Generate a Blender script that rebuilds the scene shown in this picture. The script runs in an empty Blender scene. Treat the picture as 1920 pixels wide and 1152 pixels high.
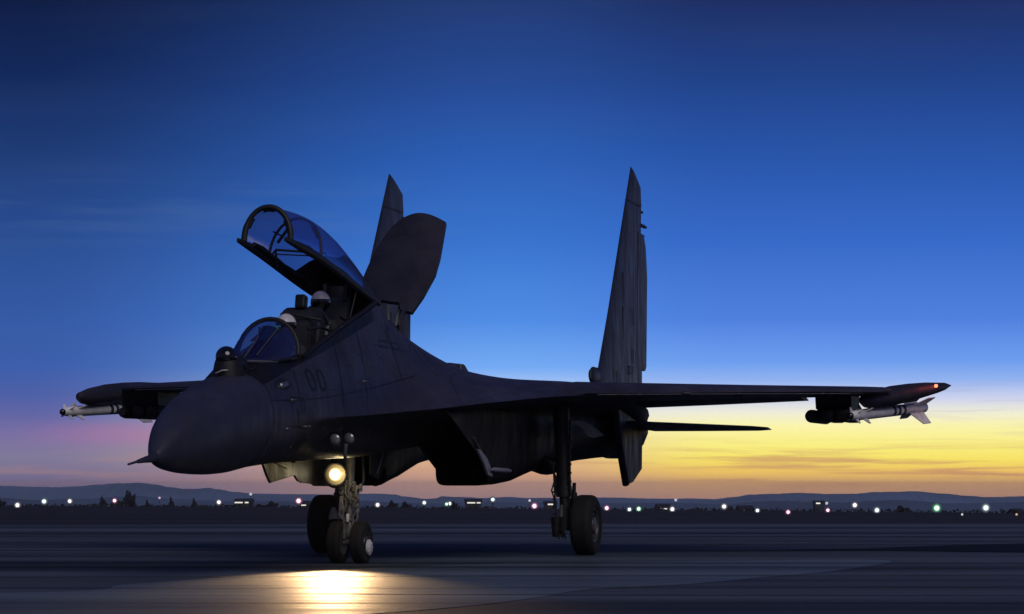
import bpy, bmesh, math, random
from mathutils import Vector, Matrix
from mathutils.bvhtree import BVHTree
random.seed(7)
sc = bpy.context.scene
COL = sc.collection
R = math.radians

def lin(c):
    return tuple(((v/255)/12.92 if v/255 <= .04045 else ((v/255+.055)/1.055)**2.4) for v in c)

# ------------------------------------------------------------------ camera
cd = bpy.data.cameras.new('camera'); cam = bpy.data.objects.new('camera', cd); COL.objects.link(cam)
cam.location = (0, 0, 1.123); cam.rotation_euler = (R(90), 0, 0)
cd.lens = 97.5; cd.sensor_width = 36; cd.shift_y = 0.175; cd.clip_start = .1; cd.clip_end = 60000
sc.camera = cam
sc.view_settings.view_transform = 'Standard'; sc.view_settings.look = 'None'
sc.view_settings.exposure = 0; sc.view_settings.gamma = 1

# ------------------------------------------------------------------ sky
world = bpy.data.worlds.new('World'); sc.world = world; world.use_nodes = True
nt = world.node_tree; nt.nodes.clear(); N = nt.nodes; L = nt.links
def mth(op, a, b=None, c=None, clamp=False):
    n = N.new('ShaderNodeMath'); n.operation = op; n.use_clamp = clamp
    for i, v in enumerate((a, b, c)):
        if v is None: continue
        if isinstance(v, (int, float)): n.inputs[i].default_value = v
        else: L.new(v, n.inputs[i])
    return n.outputs[0]
def mrange(v, a, b, c=0., d=1., smooth=True):
    n = N.new('ShaderNodeMapRange'); n.interpolation_type = 'SMOOTHSTEP' if smooth else 'LINEAR'
    L.new(v, n.inputs[0])
    for i, q in enumerate((a, b, c, d)): n.inputs[i+1].default_value = q
    return n.outputs[0]
def mix(f, a, b, mode='MIX'):
    n = N.new('ShaderNodeMix'); n.data_type = 'RGBA'; n.blend_type = mode
    if isinstance(f, (int, float)): n.inputs[0].default_value = f
    else: L.new(f, n.inputs[0])
    for i, q in ((6, a), (7, b)):
        if isinstance(q, tuple): n.inputs[i].default_value = q+(1,)
        else: L.new(q, n.inputs[i])
    return n.outputs[2]
def ramp(v, stops):
    n = N.new('ShaderNodeValToRGB'); cr = n.color_ramp; cr.interpolation = 'CARDINAL' if False else 'LINEAR'
    stops = sorted([(((912-py)/5200+.01)/.2, c) for py, c in stops])
    while len(cr.elements) < len(stops): cr.elements.new(.5)
    for e, (p, c) in zip(cr.elements, stops): e.position = max(0, min(1, p)); e.color = lin(c)+(1,)
    L.new(v, n.inputs[0]); return n.outputs[0]
tc = N.new('ShaderNodeTexCoord'); sx = N.new('ShaderNodeSeparateXYZ'); L.new(tc.outputs['Generated'], sx.inputs[0])
az = mth('ARCTAN2', sx.outputs[0], sx.outputs[1])
hyp = mth('SQRT', mth('ADD', mth('MULTIPLY', sx.outputs[0], sx.outputs[0]), mth('MULTIPLY', sx.outputs[1], sx.outputs[1])))
el = mth('DIVIDE', sx.outputs[2], hyp)
tv = mrange(el, -.01, .19, 0, 1, False)
SKY_L = [(0,(4,22,62)),(150,(12,38,90)),(300,(26,58,118)),(450,(38,76,146)),(600,(50,90,166)),(690,(58,94,172)),(740,(74,96,168)),(780,(98,102,166)),(820,(120,114,164)),(860,(130,124,156)),(900,(122,112,148)),(936,(122,108,140))]
SKY_C = [(0,(30,57,116)),(150,(34,72,147)),(300,(40,93,180)),(450,(52,114,206)),(600,(78,140,230)),(690,(116,172,246)),(738,(184,208,246)),(772,(226,228,228)),(808,(240,220,184)),(845,(236,198,152)),(880,(222,172,136)),(910,(204,158,138)),(936,(184,146,140))]
SKY_R = [(0,(26,44,98)),(150,(28,64,136)),(300,(36,84,170)),(450,(50,104,200)),(600,(76,128,224)),(680,(108,158,240)),(715,(146,180,242)),(748,(205,212,240)),(775,(242,240,218)),(800,(255,248,172)),(835,(255,244,132)),(862,(255,234,104)),(884,(250,206,100)),(905,(230,176,112)),(936,(205,152,125))]
cl, cc, cr_ = ramp(tv, SKY_L), ramp(tv, SKY_C), ramp(tv, SKY_R)
skyc = mix(mrange(az, -.175, .0), cl, cc)
skyc = mix(mrange(az, .0, .08), skyc, cr_)
# stretched cloud streaks close to the horizon
cmb = N.new('ShaderNodeCombineXYZ'); L.new(mth('MULTIPLY', az, 14), cmb.inputs[0]); L.new(mth('MULTIPLY', el, 330), cmb.inputs[1])
nz = N.new('ShaderNodeTexNoise'); nz.inputs['Scale'].default_value = 1.0; nz.inputs['Detail'].default_value = 6; nz.inputs['Roughness'].default_value = .55
nz.inputs['Distortion'].default_value = .35
L.new(cmb.outputs[0], nz.inputs['Vector'])
cloud = mrange(nz.outputs[0], .44, .66)
band = mth('MULTIPLY', mrange(el, -.004, .004), mrange(el, .02, .006))
azr = mrange(az, -.03, .08, .25, 1)
skyc = mix(mth('MULTIPLY', mth('MULTIPLY', cloud, band), mth('MULTIPLY', azr, .85)), skyc, lin((206,148,108)))
band2 = mth('MULTIPLY', mrange(el, .014, .022), mrange(el, .045, .028))
cloud2 = mrange(nz.outputs[0], .5, .75)
skyc = mix(mth('MULTIPLY', mth('MULTIPLY', cloud2, band2), mth('MULTIPLY', mrange(az, .08, .17), .45)), skyc, lin((150,140,180)))
# pink streak low on the left
pk = mth('MULTIPLY', mth('MULTIPLY', mrange(el, .012, .018), mrange(el, .025, .0195)), mth('MULTIPLY', mrange(az, -.19, -.135), mrange(az, -.06, -.12)))
skyc = mix(mth('MULTIPLY', pk, .30), skyc, lin((196,112,160)))
# mild large-scale unevenness high up
cmb2 = N.new('ShaderNodeCombineXYZ'); L.new(mth('MULTIPLY', az, 8), cmb2.inputs[0]); L.new(mth('MULTIPLY', el, 60), cmb2.inputs[1])
nz2 = N.new('ShaderNodeTexNoise'); nz2.inputs['Scale'].default_value = 1.2; nz2.inputs['Detail'].default_value = 4; L.new(cmb2.outputs[0], nz2.inputs['Vector'])
skyc = mix(mrange(nz2.outputs[0], .42, .7, 0, .02), skyc, lin((96,112,150)))
nz3 = N.new('ShaderNodeTexNoise'); nz3.inputs['Scale'].default_value = 1.5; nz3.inputs['Detail'].default_value = 6
cmb3 = N.new('ShaderNodeCombineXYZ'); L.new(mth('MULTIPLY', az, 9), cmb3.inputs[0]); L.new(mth('MULTIPLY', el, 130), cmb3.inputs[1]); cmb3.inputs[2].default_value = 4.2; L.new(cmb3.outputs[0], nz3.inputs['Vector'])
veil = mth('MULTIPLY', mth('MULTIPLY', mrange(el, .08, .095), mrange(el, .118, .10)), mth('MULTIPLY', mrange(nz3.outputs[0], .42, .7), mrange(az, .04, -.10)))
skyc = mix(mth('MULTIPLY', veil, .12), skyc, lin((104,128,168)))
# the sky away from the afterglow: dim violet blue dusk
BACK = lin((72,72,108))
skyc = mix(mrange(az.node.outputs[0] if False else sx.outputs[1], .75, .1), skyc, BACK)
skyc = mix(mrange(sx.outputs[2], .2, .8), skyc, lin((40,48,98)))
bg = N.new('ShaderNodeBackground'); L.new(skyc, bg.inputs[0]); bg.inputs[1].default_value = 1
nish = N.new('ShaderNodeTexSky'); nish.sky_type = 'NISHITA'; nish.sun_disc = False
nish.sun_elevation = R(-1.5); nish.sun_rotation = R(12)
bg2 = N.new('ShaderNodeBackground'); L.new(nish.outputs[0], bg2.inputs[0]); bg2.inputs[1].default_value = .004
addn = N.new('ShaderNodeAddShader'); L.new(bg.outputs[0], addn.inputs[0]); L.new(bg2.outputs[0], addn.inputs[1])
ow = N.new('ShaderNodeOutputWorld'); L.new(addn.outputs[0], ow.inputs[0])
sd = bpy.data.lights.new('sun', 'SUN'); sd.energy = 1.05; sd.angle = R(40); sd.color = (1, .93, .92)
sun = bpy.data.objects.new('sun', sd); COL.objects.link(sun)
sun.rotation_euler = (Vector((-.25, .72, -.64))).to_track_quat('-Z', 'Y').to_euler()

# ------------------------------------------------------------------ materials
def mat(name, base, rough=.6, metal=0., noise=None, bump=0., spec=.5, emit=None, estr=0., coords='Object', scale=(1,1,1)):
    m = bpy.data.materials.new(name); m.use_nodes = True
    t = m.node_tree; b = t.nodes['Principled BSDF']
    b.inputs['Base Color'].default_value = tuple(base)+(1,); b.inputs['Roughness'].default_value = rough
    b.inputs['Metallic'].default_value = metal; b.inputs['Specular IOR Level'].default_value = spec
    if emit:
        b.inputs['Emission Color'].default_value = tuple(emit)+(1,); b.inputs['Emission Strength'].default_value = estr
    if noise:
        sc_, amt = noise
        c = t.nodes.new('ShaderNodeTexCoord'); mp = t.nodes.new('ShaderNodeMapping'); mp.inputs['Scale'].default_value = scale
        t.links.new(c.outputs[coords], mp.inputs[0])
        n = t.nodes.new('ShaderNodeTexNoise'); n.inputs['Scale'].default_value = sc_; n.inputs['Detail'].default_value = 8; n.inputs['Roughness'].default_value = .6
        t.links.new(mp.outputs[0], n.inputs['Vector'])
        r = t.nodes.new('ShaderNodeValToRGB')
        r.color_ramp.elements[0].position = .3; r.color_ramp.elements[1].position = .72
        r.color_ramp.elements[0].color = tuple(max(0, v*(1-amt)) for v in base)+(1,)
        r.color_ramp.elements[1].color = tuple(min(1, v*(1+amt)) for v in base)+(1,)
        t.links.new(n.outputs[0], r.inputs[0]); t.links.new(r.outputs[0], b.inputs['Base Color'])
        rr = t.nodes.new('ShaderNodeMapRange'); rr.inputs[3].default_value = max(.05, rough-.12); rr.inputs[4].default_value = min(1, rough+.15)
        t.links.new(n.outputs[0], rr.inputs[0]); t.links.new(rr.outputs[0], b.inputs['Roughness'])
        if bump:
            bp = t.nodes.new('ShaderNodeBump'); bp.inputs['Strength'].default_value = bump; bp.inputs['Distance'].default_value = .02
            t.links.new(n.outputs[0], bp.inputs['Height']); t.links.new(bp.outputs[0], b.inputs['Normal'])
    return m

def paint_material(name, base, black=None, panel=True, streak=.22, spec=.35, mott=.5):
    """Weathered matt aircraft paint: blotches, streaks along the airflow, faint panel joints."""
    m = mat(name, base, .5)
    t = m.node_tree; nn = t.nodes; b = nn['Principled BSDF']
    c = nn.new('ShaderNodeTexCoord')
    def noise(scale, sc3, det=8):
        mp = nn.new('ShaderNodeMapping'); mp.inputs['Scale'].default_value = sc3; t.links.new(c.outputs['Object'], mp.inputs[0])
        n = nn.new('ShaderNodeTexNoise'); n.inputs['Scale'].default_value = scale; n.inputs['Detail'].default_value = det; n.inputs['Roughness'].default_value = .62
        t.links.new(mp.outputs[0], n.inputs['Vector']); return n.outputs[0]
    def mx(f, a, q, mode='MIX'):
        n = nn.new('ShaderNodeMix'); n.data_type = 'RGBA'; n.blend_type = mode
        if isinstance(f, float): n.inputs[0].default_value = f
        else: t.links.new(f, n.inputs[0])
        for i, z in ((6, a), (7, q)):
            if isinstance(z, tuple): n.inputs[i].default_value = z+(1,)
            else: t.links.new(z, n.inputs[i])
        return n.outputs[2]
    def mr(v, a, q, lo=0., hi=1.):
        n = nn.new('ShaderNodeMapRange'); t.links.new(v, n.inputs[0]); n.inputs[1].default_value = a; n.inputs[2].default_value = q
        n.inputs[3].default_value = lo; n.inputs[4].default_value = hi; return n.outputs[0]
    big = noise(.9, (1, .6, 1)); fine = noise(5, (1, 1, .25)); str_ = noise(3.5, (1, .12, 1))
    col = mx(mr(big, .38, .66), tuple(v*.62 for v in base), tuple(v*1.4 for v in base))
    col = mx(mr(noise(2.6, (1, .7, 1)), .5, .7, 0, .5), col, tuple(v*q for v, q in zip(base, (1.7, 1.6, 1.35))))
    col = mx(mr(fine, .45, .75, 0, mott), col, tuple(v*.55 for v in base))
    col = mx(mr(str_, .5, .8, 0, streak), col, tuple(v*1.5 for v in base))
    if panel:
        s = nn.new('ShaderNodeSeparateXYZ'); t.links.new(c.outputs['Object'], s.inputs[0])
        cb = nn.new('ShaderNodeCombineXYZ'); t.links.new(s.outputs[1], cb.inputs[0])
        ad = nn.new('ShaderNodeMath'); ad.operation = 'ADD'; t.links.new(s.outputs[2], ad.inputs[0]); t.links.new(s.outputs[0], ad.inputs[1]); t.links.new(ad.outputs[0], cb.inputs[1])
        br = nn.new('ShaderNodeTexBrick'); br.inputs['Scale'].default_value = 1; br.inputs['Brick Width'].default_value = 1.15; br.inputs['Row Height'].default_value = .62
        br.inputs['Mortar Size'].default_value = .009; br.inputs['Mortar Smooth'].default_value = .4; br.offset = .37; br.squash = 1.4; br.squash_frequency = 3
        t.links.new(cb.outputs[0], br.inputs['Vector'])
        col = mx(mr(br.outputs['Fac'], 0, 1, 0, .55), col, tuple(v*.3 for v in base))
    if black:
        s0, z0, sl = black
        s = nn.new('ShaderNodeSeparateXYZ'); t.links.new(c.outputs['Object'], s.inputs[0])
        ax = nn.new('ShaderNodeMath'); ax.operation = 'ABSOLUTE'; t.links.new(s.outputs[0], ax.inputs[0])
        k = nn.new('ShaderNodeMath'); k.operation = 'MULTIPLY_ADD'; t.links.new(s.outputs[1], k.inputs[0]); k.inputs[1].default_value = -sl; k.inputs[2].default_value = sl*s0 - z0
        d = nn.new('ShaderNodeMath'); d.operation = 'ADD'; t.links.new(k.outputs[0], d.inputs[0]); t.links.new(s.outputs[2], d.inputs[1])
        up = mr(d.outputs[0], -.004, .004)
        aft = mr(s.outputs[1], -6.0, -6.1)
        ml = nn.new('ShaderNodeMath'); ml.operation = 'MULTIPLY'; t.links.new(up, ml.inputs[0]); t.links.new(aft, ml.inputs[1])
        col = mx(ml.outputs[0], col, (.0035, .003, .0035))
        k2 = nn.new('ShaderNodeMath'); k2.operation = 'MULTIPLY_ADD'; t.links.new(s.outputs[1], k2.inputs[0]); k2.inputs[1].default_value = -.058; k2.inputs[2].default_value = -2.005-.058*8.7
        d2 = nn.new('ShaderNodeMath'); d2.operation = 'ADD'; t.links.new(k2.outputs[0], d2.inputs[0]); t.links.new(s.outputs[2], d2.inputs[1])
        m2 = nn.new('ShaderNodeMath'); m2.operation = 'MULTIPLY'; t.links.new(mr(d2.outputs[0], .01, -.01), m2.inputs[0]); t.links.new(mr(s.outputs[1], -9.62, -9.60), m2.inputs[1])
        col = mx(m2.outputs[0], col, mx(mr(fine, .4, .7), (.010, .0085, .008), (.018, .015, .013)))  # shade under the wing-root extension painted in as a darker hull colour
    t.links.new(col, b.inputs['Base Color'])
    t.links.new(mr(fine, .3, .7, .38, .62), b.inputs['Roughness'])
    bp = nn.new('ShaderNodeBump'); bp.inputs['Strength'].default_value = .12; bp.inputs['Distance'].default_value = .02
    t.links.new(fine, bp.inputs['Height']); t.links.new(bp.outputs[0], b.inputs['Normal'])
    b.inputs['Specular IOR Level'].default_value = spec
    return m

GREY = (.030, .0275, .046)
M = {}
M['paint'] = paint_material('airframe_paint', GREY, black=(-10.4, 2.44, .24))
M['paint_plain'] = paint_material('wing_paint', GREY)
M['radome'] = paint_material('radome_paint', (.027, .028, .050), panel=False)
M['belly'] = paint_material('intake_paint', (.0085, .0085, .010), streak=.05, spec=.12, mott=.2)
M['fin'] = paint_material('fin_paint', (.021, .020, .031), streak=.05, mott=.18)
M['black'] = mat('black_paint', (.0035, .0035, .0045), .55, noise=(6, .4))
M['dark'] = mat('dark_metal', (.02, .02, .024), .45, .6, noise=(9, .5), bump=.1)
M['steel'] = mat('bare_steel', (.20, .19, .19), .35, .7, noise=(14, .35), bump=.1)
M['gear'] = mat('gear_grey_paint', (.12, .12, .12), .45, .1, noise=(10, .5), bump=.15)
M['gear_dark'] = mat('oily_gear_metal', (.018, .017, .016), .5, .3, noise=(12, .6), bump=.2)
M['tyre'] = mat('tyre_rubber', (.004, .0037, .0037), .85, noise=(16, .5), bump=.25)
M['rim'] = mat('wheel_rim_paint', (.06, .058, .06), .45, .4, noise=(12, .5))
M['white'] = mat('white_enamel', (.62, .60, .60), .35, noise=(8, .18))
M['missile'] = mat('missile_grey_paint', (.80, .77, .75), .5, noise=(7, .2), bump=.05)
M['antenna'] = mat('antenna_grey', (.26, .25, .30), .5, noise=(9, .2))
M['bandm'] = mat('missile_black_band', (.02, .02, .02), .5)
M['nozzle'] = mat('burnt_nozzle_metal', (.03, .028, .028), .4, .8, noise=(7, .6), bump=.2)
M['suit'] = mat('flight_suit_cloth', (.022, .026, .028), .9, noise=(20, .4), bump=.3)
M['skin'] = mat('skin', (.35, .2, .15), .55)
M['visor'] = mat('dark_visor', (.004, .004, .006), .08, spec=.8)
M['seat'] = mat('seat_grey', (.014, .016, .021), .7, noise=(9, .4))
M['hudg'] = mat('head_up_glass', (.02, .10, .16), .1, spec=.8, emit=(.02, .12, .22), estr=.10)
M['lens'] = mat('lamp_lens', (1, .9, .6), .2, emit=(1.0, .80, .38), estr=45)
def halo_falloff(m, cx_, cz_, r0, r1, e0, e1, c0, c1):  # emission fades outward: a glow halo drawn into the lens surface
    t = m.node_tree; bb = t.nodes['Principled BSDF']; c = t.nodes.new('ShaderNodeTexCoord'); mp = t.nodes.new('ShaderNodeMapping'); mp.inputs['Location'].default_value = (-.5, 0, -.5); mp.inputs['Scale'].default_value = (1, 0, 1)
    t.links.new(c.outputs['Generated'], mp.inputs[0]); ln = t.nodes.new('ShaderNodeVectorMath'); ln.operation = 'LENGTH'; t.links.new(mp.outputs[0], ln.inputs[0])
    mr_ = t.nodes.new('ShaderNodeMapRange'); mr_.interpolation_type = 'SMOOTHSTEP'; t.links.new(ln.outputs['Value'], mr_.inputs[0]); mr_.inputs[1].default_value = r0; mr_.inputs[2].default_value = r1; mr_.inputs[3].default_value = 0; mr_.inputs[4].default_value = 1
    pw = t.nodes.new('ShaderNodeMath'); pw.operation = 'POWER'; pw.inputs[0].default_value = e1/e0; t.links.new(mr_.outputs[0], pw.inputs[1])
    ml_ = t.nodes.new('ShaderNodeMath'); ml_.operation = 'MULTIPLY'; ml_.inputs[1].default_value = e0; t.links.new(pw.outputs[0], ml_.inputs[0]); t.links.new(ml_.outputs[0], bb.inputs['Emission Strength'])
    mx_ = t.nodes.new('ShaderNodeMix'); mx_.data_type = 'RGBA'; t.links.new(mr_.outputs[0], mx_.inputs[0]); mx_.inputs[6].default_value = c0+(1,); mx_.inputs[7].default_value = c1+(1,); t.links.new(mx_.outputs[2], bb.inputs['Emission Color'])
halo_falloff(M['lens'], 0, 0, .05, .5, 60, .03, (1, .90, .60), (1, .55, .10))  # soft amber glow painted across an enlarged lens
M['red'] = mat('red_lamp_glass', (.6, .03, .02), .2, emit=(1, .14, .07), estr=4.5)
M['glass_grey'] = mat('grey_glass', (.25, .25, .26), .12, .4, spec=.9)
g = bpy.data.materials.new('canopy_perspex'); g.use_nodes = True; t = g.node_tree; t.nodes.clear()
o_ = t.nodes.new('ShaderNodeOutputMaterial'); ms = t.nodes.new('ShaderNodeMixShader'); tr = t.nodes.new('ShaderNodeBsdfTransparent'); gl = t.nodes.new('ShaderNodeBsdfGlossy')
tr.inputs[0].default_value = (.56, .54, .74, 1); gl.inputs['Roughness'].default_value = .18; gl.inputs[0].default_value = (.8, .8, 1, 1)
lw = t.nodes.new('ShaderNodeLayerWeight'); lw.inputs[0].default_value = .35; fr = t.nodes.new('ShaderNodeMapRange'); t.links.new(lw.outputs['Facing'], fr.inputs[0]); fr.inputs[1].default_value = .1; fr.inputs[2].default_value = 1; fr.inputs[3].default_value = .04; fr.inputs[4].default_value = .75
t.links.new(fr.outputs[0], ms.inputs[0]); t.links.new(tr.outputs[0], ms.inputs[1]); t.links.new(gl.outputs[0], ms.inputs[2]); t.links.new(ms.outputs[0], o_.inputs[0])
M['glass'] = g
g2 = g.copy(); g2.name = 'windscreen_glass'; g2.node_tree.nodes['Transparent BSDF'].inputs[0].default_value = (.17, .21, .29, 1); M['glass_dark'] = g2  # tint darkened to stand in for the dim cockpit interior

# ------------------------------------------------------------------ helpers
def link(name, bm, m, parent=None, smooth=None, loc=None):
    if name in SPLIT:
        gs = islands(bm)
        if len(gs) > 1:
            bm.verts.index_update(); ids = [[v.index for v in g_] for g_ in gs]; last = None
            for g_ in ids:
                c = bm.copy(); c.verts.ensure_lookup_table(); keep = set(g_)
                bmesh.ops.delete(c, geom=[v for v in c.verts if v.index not in keep], context='VERTS')
                last = link1(name, c, m, parent, smooth, loc)
            bm.free(); return last
    return link1(name, bm, m, parent, smooth, loc)
def link1(name, bm, m, parent=None, smooth=None, loc=None):
    me = bpy.data.meshes.new(name)
    bmesh.ops.recalc_face_normals(bm, faces=bm.faces[:])
    bm.to_mesh(me); bm.free()
    o = bpy.data.objects.new(name, me); COL.objects.link(o)
    ms = m if isinstance(m, (list, tuple)) else [m]
    for q in ms: me.materials.append(q)
    if smooth is not None:
        for p in me.polygons: p.use_smooth = True
        me.set_sharp_from_angle(angle=R(smooth))
    if parent: o.parent = parent
    if loc: o.location = loc
    return o
def islands(bm):
    seen = set(); out = []
    for v in bm.verts:
        if v in seen: continue
        st = [v]; seen.add(v); grp = []
        while st:
            q = st.pop(); grp.append(q)
            for e in q.link_edges:
                w = e.other_vert(q)
                if w not in seen: seen.add(w); st.append(w)
        out.append(grp)
    return out
SPLIT = {'headrest_horn','canopy_jack','ear_cup','cockpit_hose','slat_track','fin_antenna','hydraulic_hose','brake_hose','cooling_slot','wiper_strut','blade_antenna','torque_link','drag_strut','door_link','airbrake_jack','rear_display','harness','door_rib','fin_markings'}
def tag(o, label=None, cat=None, group=None, kind=None):
    if label: o['label'] = label
    if cat: o['category'] = cat
    if group: o['group'] = group
    if kind: o['kind'] = kind
    return o
def empty(name, loc=(0,0,0), rz=0):
    o = bpy.data.objects.new(name, None); COL.objects.link(o); o.location = loc; o.rotation_euler = (0, 0, rz); o.empty_display_size = .3
    return o
def box(bm, c, s, rot=None, bev=0., mi=0):
    r = bmesh.ops.create_cube(bm, size=1)
    vs = r['verts']
    for v in vs: v.co = Vector((v.co.x*s[0], v.co.y*s[1], v.co.z*s[2]))
    if bev:
        es = list({e for v in vs for e in v.link_edges})
        rr = bmesh.ops.bevel(bm, geom=es, offset=bev, segments=2, affect='EDGES', profile=.5)
        vs = list({v for f in rr['faces'] for v in f.verts} | {v for v in vs if v.is_valid})
    for v in vs:
        co = v.co.copy()
        if rot: co = rot @ co
        v.co = co + Vector(c)
    for f in {f for v in vs for f in v.link_faces}: f.material_index = mi
def tube(bm, pts, rad, n=12, caps=True, mi=0, flat=None):
    pts = [Vector(p) for p in pts]; rs = rad if isinstance(rad, (list, tuple)) else [rad]*len(pts)
    rings = []; up = None
    for i, p in enumerate(pts):
        d = (pts[min(i+1, len(pts)-1)] - pts[max(i-1, 0)]).normalized()
        if up is None:
            up = Vector((0,0,1)) if abs(d.z) < .9 else Vector((1,0,0))
        x = d.cross(up).normalized(); y = x.cross(d).normalized(); up = y
        fx, fy = flat if flat else (1, 1)
        rings.append([bm.verts.new(p + (x*math.cos(2*math.pi*k/n)*fx + y*math.sin(2*math.pi*k/n)*fy)*rs[i]) for k in range(n)])
    for a, b in zip(rings, rings[1:]):
        for k in range(n):
            f = bm.faces.new((a[k], a[(k+1) % n], b[(k+1) % n], b[k])); f.material_index = mi
    if caps:
        for rg in (rings[0], rings[-1]):
            f = bm.faces.new(rg); f.material_index = mi
    return rings
def ringloft(bm, rings, closed=True, cap0=True, cap1=True, mi=0):
    vr = [[bm.verts.new(p) for p in rg] for rg in rings]; n = len(vr[0])
    for a, b in zip(vr, vr[1:]):
        for k in range(n if closed else n-1):
            f = bm.faces.new((a[k], a[(k+1) % n], b[(k+1) % n], b[k])); f.material_index = mi
    if cap0: bm.faces.new(vr[0]).material_index = mi
    if cap1: bm.faces.new(vr[-1]).material_index = mi
    return vr
def catmull(P, n, closed=False):
    """sample a polyline of vectors with a centripetal-like Catmull-Rom, n per segment"""
    P = [Vector(p) for p in P]; out = []
    for i in range(len(P)-1):
        p0 = P[i-1] if i else P[0]*2-P[1]; p1, p2 = P[i], P[i+1]; p3 = P[i+2] if i+2 < len(P) else P[-1]*2-P[-2]
        for k in range(n):
            q = k/n; q2, q3 = q*q, q*q*q
            out.append(.5*((2*p1)+(p2-p0)*q+(2*p0-5*p1+4*p2-p3)*q2+(3*p1-p0-3*p2+p3)*q3))
    out.append(P[-1]); return out
def extrude_poly(bm, pts, axis, d0, d1, mi=0, bev=0.):
    """pts (u,v) outline in the plane normal to axis; axis 'x' -> (d,u,v)"""
    def mk(u, v, d): return {'x': (d, u, v), 'y': (u, d, v), 'z': (u, v, d)}[axis]
    a = [bm.verts.new(mk(u, v, d0)) for u, v in pts]; b = [bm.verts.new(mk(u, v, d1)) for u, v in pts]
    fs = [bm.faces.new(a), bm.faces.new(b[::-1])]
    n = len(pts)
    for k in range(n): fs.append(bm.faces.new((a[k], b[k], b[(k+1) % n], a[(k+1) % n])))
    for f in fs: f.material_index = mi

# ------------------------------------------------------------------ the setting: ground
TH = math.atan2(1350, 5200)
def edge_y(x, y): return max(108, min(175, 140 - 24*(x/max(60, y)*5.2)))
def ground_z(x, y):
    e_ = edge_y(x, y)
    pts = [(-200,0),(e_,0),(e_+165,-3.2),(700,-10),(1500,-22),(2500,-34),(9000,-60)]
    for (a, za), (b, zb) in zip(pts, pts[1:]):
        if y <= b: return za + (zb-za)*(y-a)/(b-a)
    return pts[-1][1]
bm = bmesh.new()
ys = [-200,-60,0,20,40,60,82,96,104,110,116,122,128,134,140,146,152,160,170,180,200,220,250,300,420,560,700,1000,1500,2500,5000,9000]
rows = []
for y in ys:
    w = 400 + abs(y)*.9; xs_ = [w*(abs(q)**2.5)*(1 if q > 0 else -1) for q in [k/40-1 for k in range(81)]]
    rows.append([Vector((q, y, ground_z(q, max(y, 1)))) for q in xs_])
ringloft(bm, rows, closed=False, cap0=False, cap1=False)
def ground_mat():
    m = mat('dark_field', (.026, .024, .031), .95, noise=(.5, .5), scale=(.02, .35, 1), bump=0, spec=.1)
    return m
tag(link('ground', bm, ground_mat(), smooth=30), kind='structure')

def tarmac(name, base, amt, spec=.12, rough=.75):
    m = bpy.data.materials.new(name); m.use_nodes = True; t = m.node_tree; nn = t.nodes; b = nn['Principled BSDF']
    c = nn.new('ShaderNodeTexCoord')
    def ns(sc3, s, det=7):
        mp = nn.new('ShaderNodeMapping'); mp.inputs['Scale'].default_value = sc3; t.links.new(c.outputs['Object'], mp.inputs[0])
        n = nn.new('ShaderNodeTexNoise'); n.inputs['Scale'].default_value = s; n.inputs['Detail'].default_value = det; n.inputs['Roughness'].default_value = .6
        t.links.new(mp.outputs[0], n.inputs['Vector']); return n.outputs[0]
    def mr(v, a, q, lo, hi):
        n = nn.new('ShaderNodeMapRange'); t.links.new(v, n.inputs[0]); n.inputs[1].default_value = a; n.inputs[2].default_value = q
        n.inputs[3].default_value = lo; n.inputs[4].default_value = hi; return n.outputs[0]
    a1 = ns((.022, .22, 1), 1.0); a2 = ns((.12, 2.2, 1), 1.0); a3 = ns((1, 1, 1), 22, 4)
    f = nn.new('ShaderNodeMath'); f.operation = 'MULTIPLY'; t.links.new(mr(a1, .38, .62, 1-amt, 1+amt), f.inputs[0]); t.links.new(mr(a2, .3, .7, 1-amt*.32, 1+amt*.32), f.inputs[1])
    f2 = nn.new('ShaderNodeMath'); f2.operation = 'MULTIPLY'; t.links.new(f.outputs[0], f2.inputs[0]); t.links.new(mr(a3, .3, .7, .8, 1.2), f2.inputs[1])
    vm = nn.new('ShaderNodeVectorMath'); vm.operation = 'SCALE'; vm.inputs[0].default_value = base; t.links.new(f2.outputs[0], vm.inputs['Scale'])
    t.links.new(vm.outputs[0], b.inputs['Base Color'])
    t.links.new(mr(a2, .3, .7, rough-.18, rough+.12), b.inputs['Roughness']); b.inputs['Specular IOR Level'].default_value = spec
    bp = nn.new('ShaderNodeBump'); bp.inputs['Strength'].default_value = .35; bp.inputs['Distance'].default_value = .01
    t.links.new(a3, bp.inputs['Height']); t.links.new(bp.outputs[0], b.inputs['Normal'])
    return m
bm = bmesh.new()
rows = [[Vector((-200+10*k, y, .004)) for k in range(41)] for y in (-150, 0, 20, 40, 60, 83)]
ringloft(bm, rows, closed=False, cap0=False, cap1=False)
tag(link('runway', bm, tarmac('runway_asphalt', (.047, .058, .074), .6)), kind='structure')
# paler concrete apron whose curved edge sweeps from the lower left past the nose wheels
bm = bmesh.new()
edge = [(-40, 20.5), (-14, 26.2), (-5.3, 29.0), (-4.4, 31.5), (-3.4, 34.2), (-2.2, 37.2), (-.6, 39.6), (2.5, 41.2), (5.6, 41.8), (4.4, 37.0), (3.0, 33.8), (2.0, 31.6), (0.8, 29.9), (.2, 27.6), (-.7, 25.2), (-2.4, 22.5)]
out = catmull([Vector((x, y, .008)) for x, y in edge], 6)
tail = [Vector((-8, 15, .008)), Vector((-40, 12, .008))]
vs = [bm.verts.new(p) for p in out+tail]; bm.faces.new(vs)
bmesh.ops.triangulate(bm, faces=bm.faces[:])
tag(link('apron', bm, tarmac('apron_concrete', (.078, .097, .102), .4, .3, .55)), kind='structure')
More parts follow.
